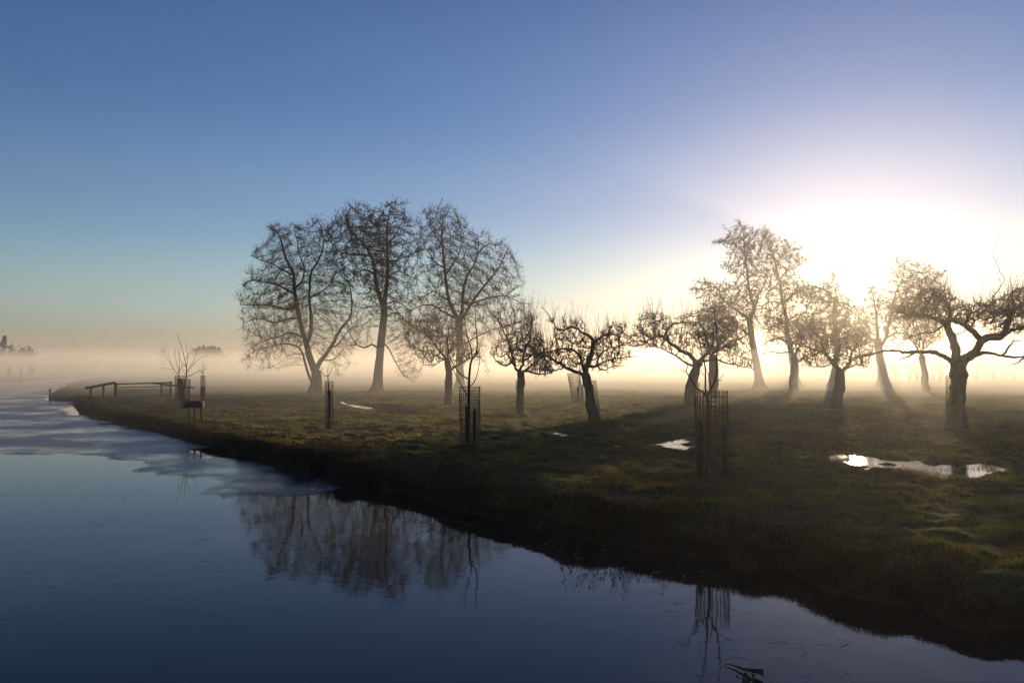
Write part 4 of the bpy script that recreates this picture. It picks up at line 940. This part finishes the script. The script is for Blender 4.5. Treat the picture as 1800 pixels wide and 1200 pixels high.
def farm():
    D = 270; def_ = on_y(213, 645, D); x0, x1 = on_y(194, 640, D)[0], on_y(233, 640, D)[0]; zt = on_y(213, 634.5, D)[2]; cx = (x0 + x1) / 2
    r = empty('farm_barn', (cx, D, .3), 'low barn roof just showing above the mist in the distance', 'barn')
    m, n, l, p, o = mat('barn_wall'); t = tex(n, l, 2, 4); l.new(ramp(n, l, t, [(.3, (.10, .08, .07)), (.7, (.2, .15, .12))]), p.inputs['Base Color'])
    a = Acc(); a.box((cx, D + 4, 1.4), (x1 - x0 - .6, 7.4, 2.4)); a.obj('wall', m, r, smooth=False)
    a = Acc(); xa, xb = x0, x1; v = [(xa, D, 2.4), (xb, D, 2.4), (xb, D + 8, 2.4), (xa, D + 8, 2.4), (xa + 1, D + 4, zt), (xb - 1, D + 4, zt)]
    a.add(v, [[0, 4, 3], [1, 2, 5]], [[0, 1, 5, 4], [2, 3, 4, 5], [3, 2, 1, 0]]); a.obj('roof', M_BOARD, r, smooth=False)
farm()
far_tree('broad_tree', 'round far tree standing over the middle of the barn roof', 212, 629, 10, 280, 92, 'round', 200, 1800, .6)
far_tree('broad_tree', 'small far tree at the right end of the barn roof', 244, 633, 11, 276, 93, 'round', 200, 900, .5)

# ------------------------------------------------------------------ far rails and poles behind the orchard on the right
GP = 'thin poles beyond the orchard'
def rail_line(label, xa, xb, y, D, n, w=.16, braces=0, seed=0):
    r_ = np.random.default_rng(seed); A = on_y(xa, y, D); B = on_y(xb, y, D); root = empty('rail_fence', (A[0], D, GZ), label, 'fence')
    a = Acc(); a.beam(A, B, w, w); a.obj('rail', M_FENCE, root, smooth=False)
    for k in range(n):
        t = (k + .5 * r_.uniform(.4, 1.6)) / n; p = A + (B - A) * t; q = Acc(); q.tube([[p[0], p[1], GZ - .3], [p[0] + r_.uniform(-.05, .05), p[1], p[2] - .6], [p[0], p[1], p[2] + r_.uniform(-.5, .25) - .05]], .055, 5, .1); q.obj('post', M_FENCE, root)
    for k in range(braces):
        t = (k + .7) / braces * .5; p = A + (B - A) * t; q = Acc(); q.beam([p[0], p[1] + .15, p[2] - .1], [p[0] + 1.4, p[1] + .15, GZ], .08, .08); q.obj('brace', M_FENCE, root, smooth=False)
rail_line('misty rail fence seen between the trunks below the sun, left stretch', 1404, 1466, 643, 120, 6, seed=1)
rail_line('misty rail fence right of the fat flared alder trunk', 1528, 1606, 643.5, 120, 9, seed=2)
rail_line('tall slatted frame in the mist right of the biggest apple trunk', 1708, 1812, 632, 115, 16, braces=3, seed=3)
def shrub(px, ytop, D, seed, label, n=5, spread=.5):
    r_ = np.random.default_rng(seed); b = on_y(px, 655, D); g = GZ; root = empty('bare_shrub', (b[0], D, g), label, 'shrub', GP); a = Acc(); br = Acc()
    H = on_y(px, ytop, D)[2] - g
    for k in range(n):
        an = r_.uniform(0, 6.28); s_ = r_.uniform(.1, spread) * H * .5; h = H * r_.uniform(.6, 1); t = np.array([b[0] + math.cos(an) * s_, D + math.sin(an) * s_, g + h]); b0 = np.array([b[0], D, g - .1]); m_ = (b0 + t) / 2 + r_.normal(size=3) * .12
        L = smooth_line([b0, m_, t], .3); a.tube(L, np.linspace(.05, .015, len(L)), 4)
        for q in range(7):
            i = r_.integers(len(L) // 3, len(L)); d = r_.normal(size=3); d[2] = abs(d[2]) + .8; d /= np.linalg.norm(d); br.spikes([L[i]], [L[i] + d * r_.uniform(.3, .9)], [.015])
    a.obj('stem', M_YOUNG, root); t_ = br.obj('twigs', M_YOUNG, root); t_['kind'] = 'stuff'
for i, (px, yt, D, lab) in enumerate([(1575, 618, 112, 'thin leaning shrub behind the flared trunk, first to its right'), (1598, 622, 105, 'thin bare shrub midway between flared alder and slim orchard tree'), (1612, 628, 100, 'bare shrub touching the left side of the slim orchard tree'),
        (1640, 616, 108, 'bare shrub immediately right of the slim orchard tree'), (1652, 620, 98, 'fan shaped bare shrub left of the biggest apple trunk'), (1716, 624, 104, 'bare shrub just right of the biggest apple trunk'), (1745, 618, 108, 'bare shrub in front of the slatted frame'), (1782, 614, 110, 'bare shrub near the right edge in front of the slatted frame')]):
    shrub(px, yt, D, 200 + i, lab, 6, .55)

# ------------------------------------------------------------------ bank weeds and the branch in the water
def weeds():
    r_ = np.random.default_rng(5); n = 900; Sx = np.concatenate([W1[12:], W2[:22]]); q = r_.integers(0, len(Sx) - 1, n); t = r_.uniform(0, 1, (n, 1))
    P = Sx[q] * (1 - t) + Sx[q + 1] * t; cl = r_.normal(size=(n, 2)); P = P + np.array([.45, .6]) + cl * .25
    k = (noise2(P[:, 0] * .6, P[:, 1] * .6, 77) > .02) & inpoly(P[:, 0], P[:, 1], L1); P = P[k]; z = ground_h(P[:, 0], P[:, 1]); b = np.c_[P, z]; n = len(b)
    h = r_.uniform(.15, .5, n)[:, None]; d = r_.normal(size=(n, 3)) * .35; d[:, 2] = 1; tp = b + d * h; a = Acc(); a.spikes(b, tp, np.full(n, .006))
    for k in range(9): a.leaves(b + (tp - b) * r_.uniform(.4, 1, (n, 1)) + r_.normal(size=(n, 3)) * .04, .035, r_)
    o = a.obj('bank_weeds', M_LEAF, smooth=False); tag(o, 'dry reddish brown dead weeds along the canal edge', 'weeds', kind='stuff')
weeds()
def wz(u, v): return on_z(np.array([1100 + u / 5.143]), np.array([980 + v / 5.143]), 0.0)[0]
def branch_in_water():
    A, M_, B = wz(885, 962), wz(1060, 1030), wz(1232, 1088); r = empty('floating_branch', (M_[0], M_[1], 0), 'broken dark branch lying in the water at the bottom right', 'branch')
    a = Acc(); a.tube([[*A, .01], [*((A + M_) / 2 + .01), .02], [*M_, .025], [*((B + M_) / 2), .04], [*B, .055]], [.003, .007, .011, .017, .026], 8, .15); a.obj('stick', M_YOUNG, r)
    rr = np.random.default_rng(3); c = wz(1110, 1112); a = Acc(); n = 26; p = np.c_[c[0] + rr.normal(size=n) * .04, c[1] + rr.normal(size=n) * .05, rr.uniform(.005, .05, n)]; a.leaves(p, .035, rr); a.obj('dead_leaves', M_LEAF, r, smooth=False)
    a = Acc(); e = wz(1165, 1150); f_ = wz(1150, 1075); a.tube([[*e, .0], [*f_, .03]], [.008, .006], 6); a.obj('side_stick', M_YOUNG, r)
branch_in_water()

def needles():
    r_ = np.random.default_rng(17); n = 650; px = r_.uniform(-60, 1500, n); py = r_.uniform(850, 1250, n) ; P = on_z(px, py, 0.0)
    k = (noise2(P[:, 0] * .5, P[:, 1] * .5, 88) > -.05) & ~inpoly(P[:, 0], P[:, 1], L1) & (pdist(P[:, 0], P[:, 1], L1) > .3); P = P[k]; n = len(P)
    an = r_.normal(0, .5, n) + np.where(r_.uniform(size=n) < .3, 1.2, 0); L = r_.uniform(.03, .13, n); d = np.c_[np.cos(an), np.sin(an)] * L[:, None]; q = np.c_[-np.sin(an), np.cos(an)] * r_.uniform(.003, .008, (n, 1))
    z = np.full((n, 1), .003); v = np.stack([np.c_[P - d, z], np.c_[P + q, z + .002], np.c_[P + d, z], np.c_[P - q, z]], 1).reshape(-1, 3)
    o = mesh_obj('ice_needles', v, np.arange(4 * n).reshape(n, 4), M_NEEDLE, smooth=False); tag(o, 'fine scratchy slivers of ice on the dark canal water', 'ice', kind='stuff')
m_, n_, l_, p_, o_ = mat('ice_sliver'); t_ = tex(n_, l_, 3, 2); l_.new(ramp(n_, l_, t_, [(.4, (.02, .022, .028)), (.6, (.10, .105, .12))]), p_.inputs['Base Color']); p_.inputs['Roughness'].default_value = .35
M_NEEDLE = m_
needles()
# ------------------------------------------------------------------ haze
def haze(name, size, c, dens, g, col):
    a = Acc(); a.box(c, size)
    m = bpy.data.materials.new(name); m.use_nodes = True; n = m.node_tree.nodes; l = m.node_tree.links
    n.remove(n['Principled BSDF']); v = n.new('ShaderNodeVolumePrincipled')
    v.inputs['Density'].default_value = dens; v.inputs['Anisotropy'].default_value = g; v.inputs['Color'].default_value = (*col, 1)
    l.new(v.outputs[0], n['Material Output'].inputs['Volume'])
    o = a.obj(name, m, smooth=False); tag(o, kind='stuff'); return o
haze('haze', (2400, 1300, 19.7), (0, 550, -1.4 + 19.7 / 2), .00045, .78, (.97, .95, .92))
haze('haze.001', (2396, 1178, 6.4), (0, 25 + 589, -1.35 + 6.4 / 2), .0033, .55, (.97, .94, .87))
haze('haze.002', (2390, 1120, 5.3), (0, 60 + 560, -1.30 + 5.3 / 2), .0135, .5, (.97, .94, .87))
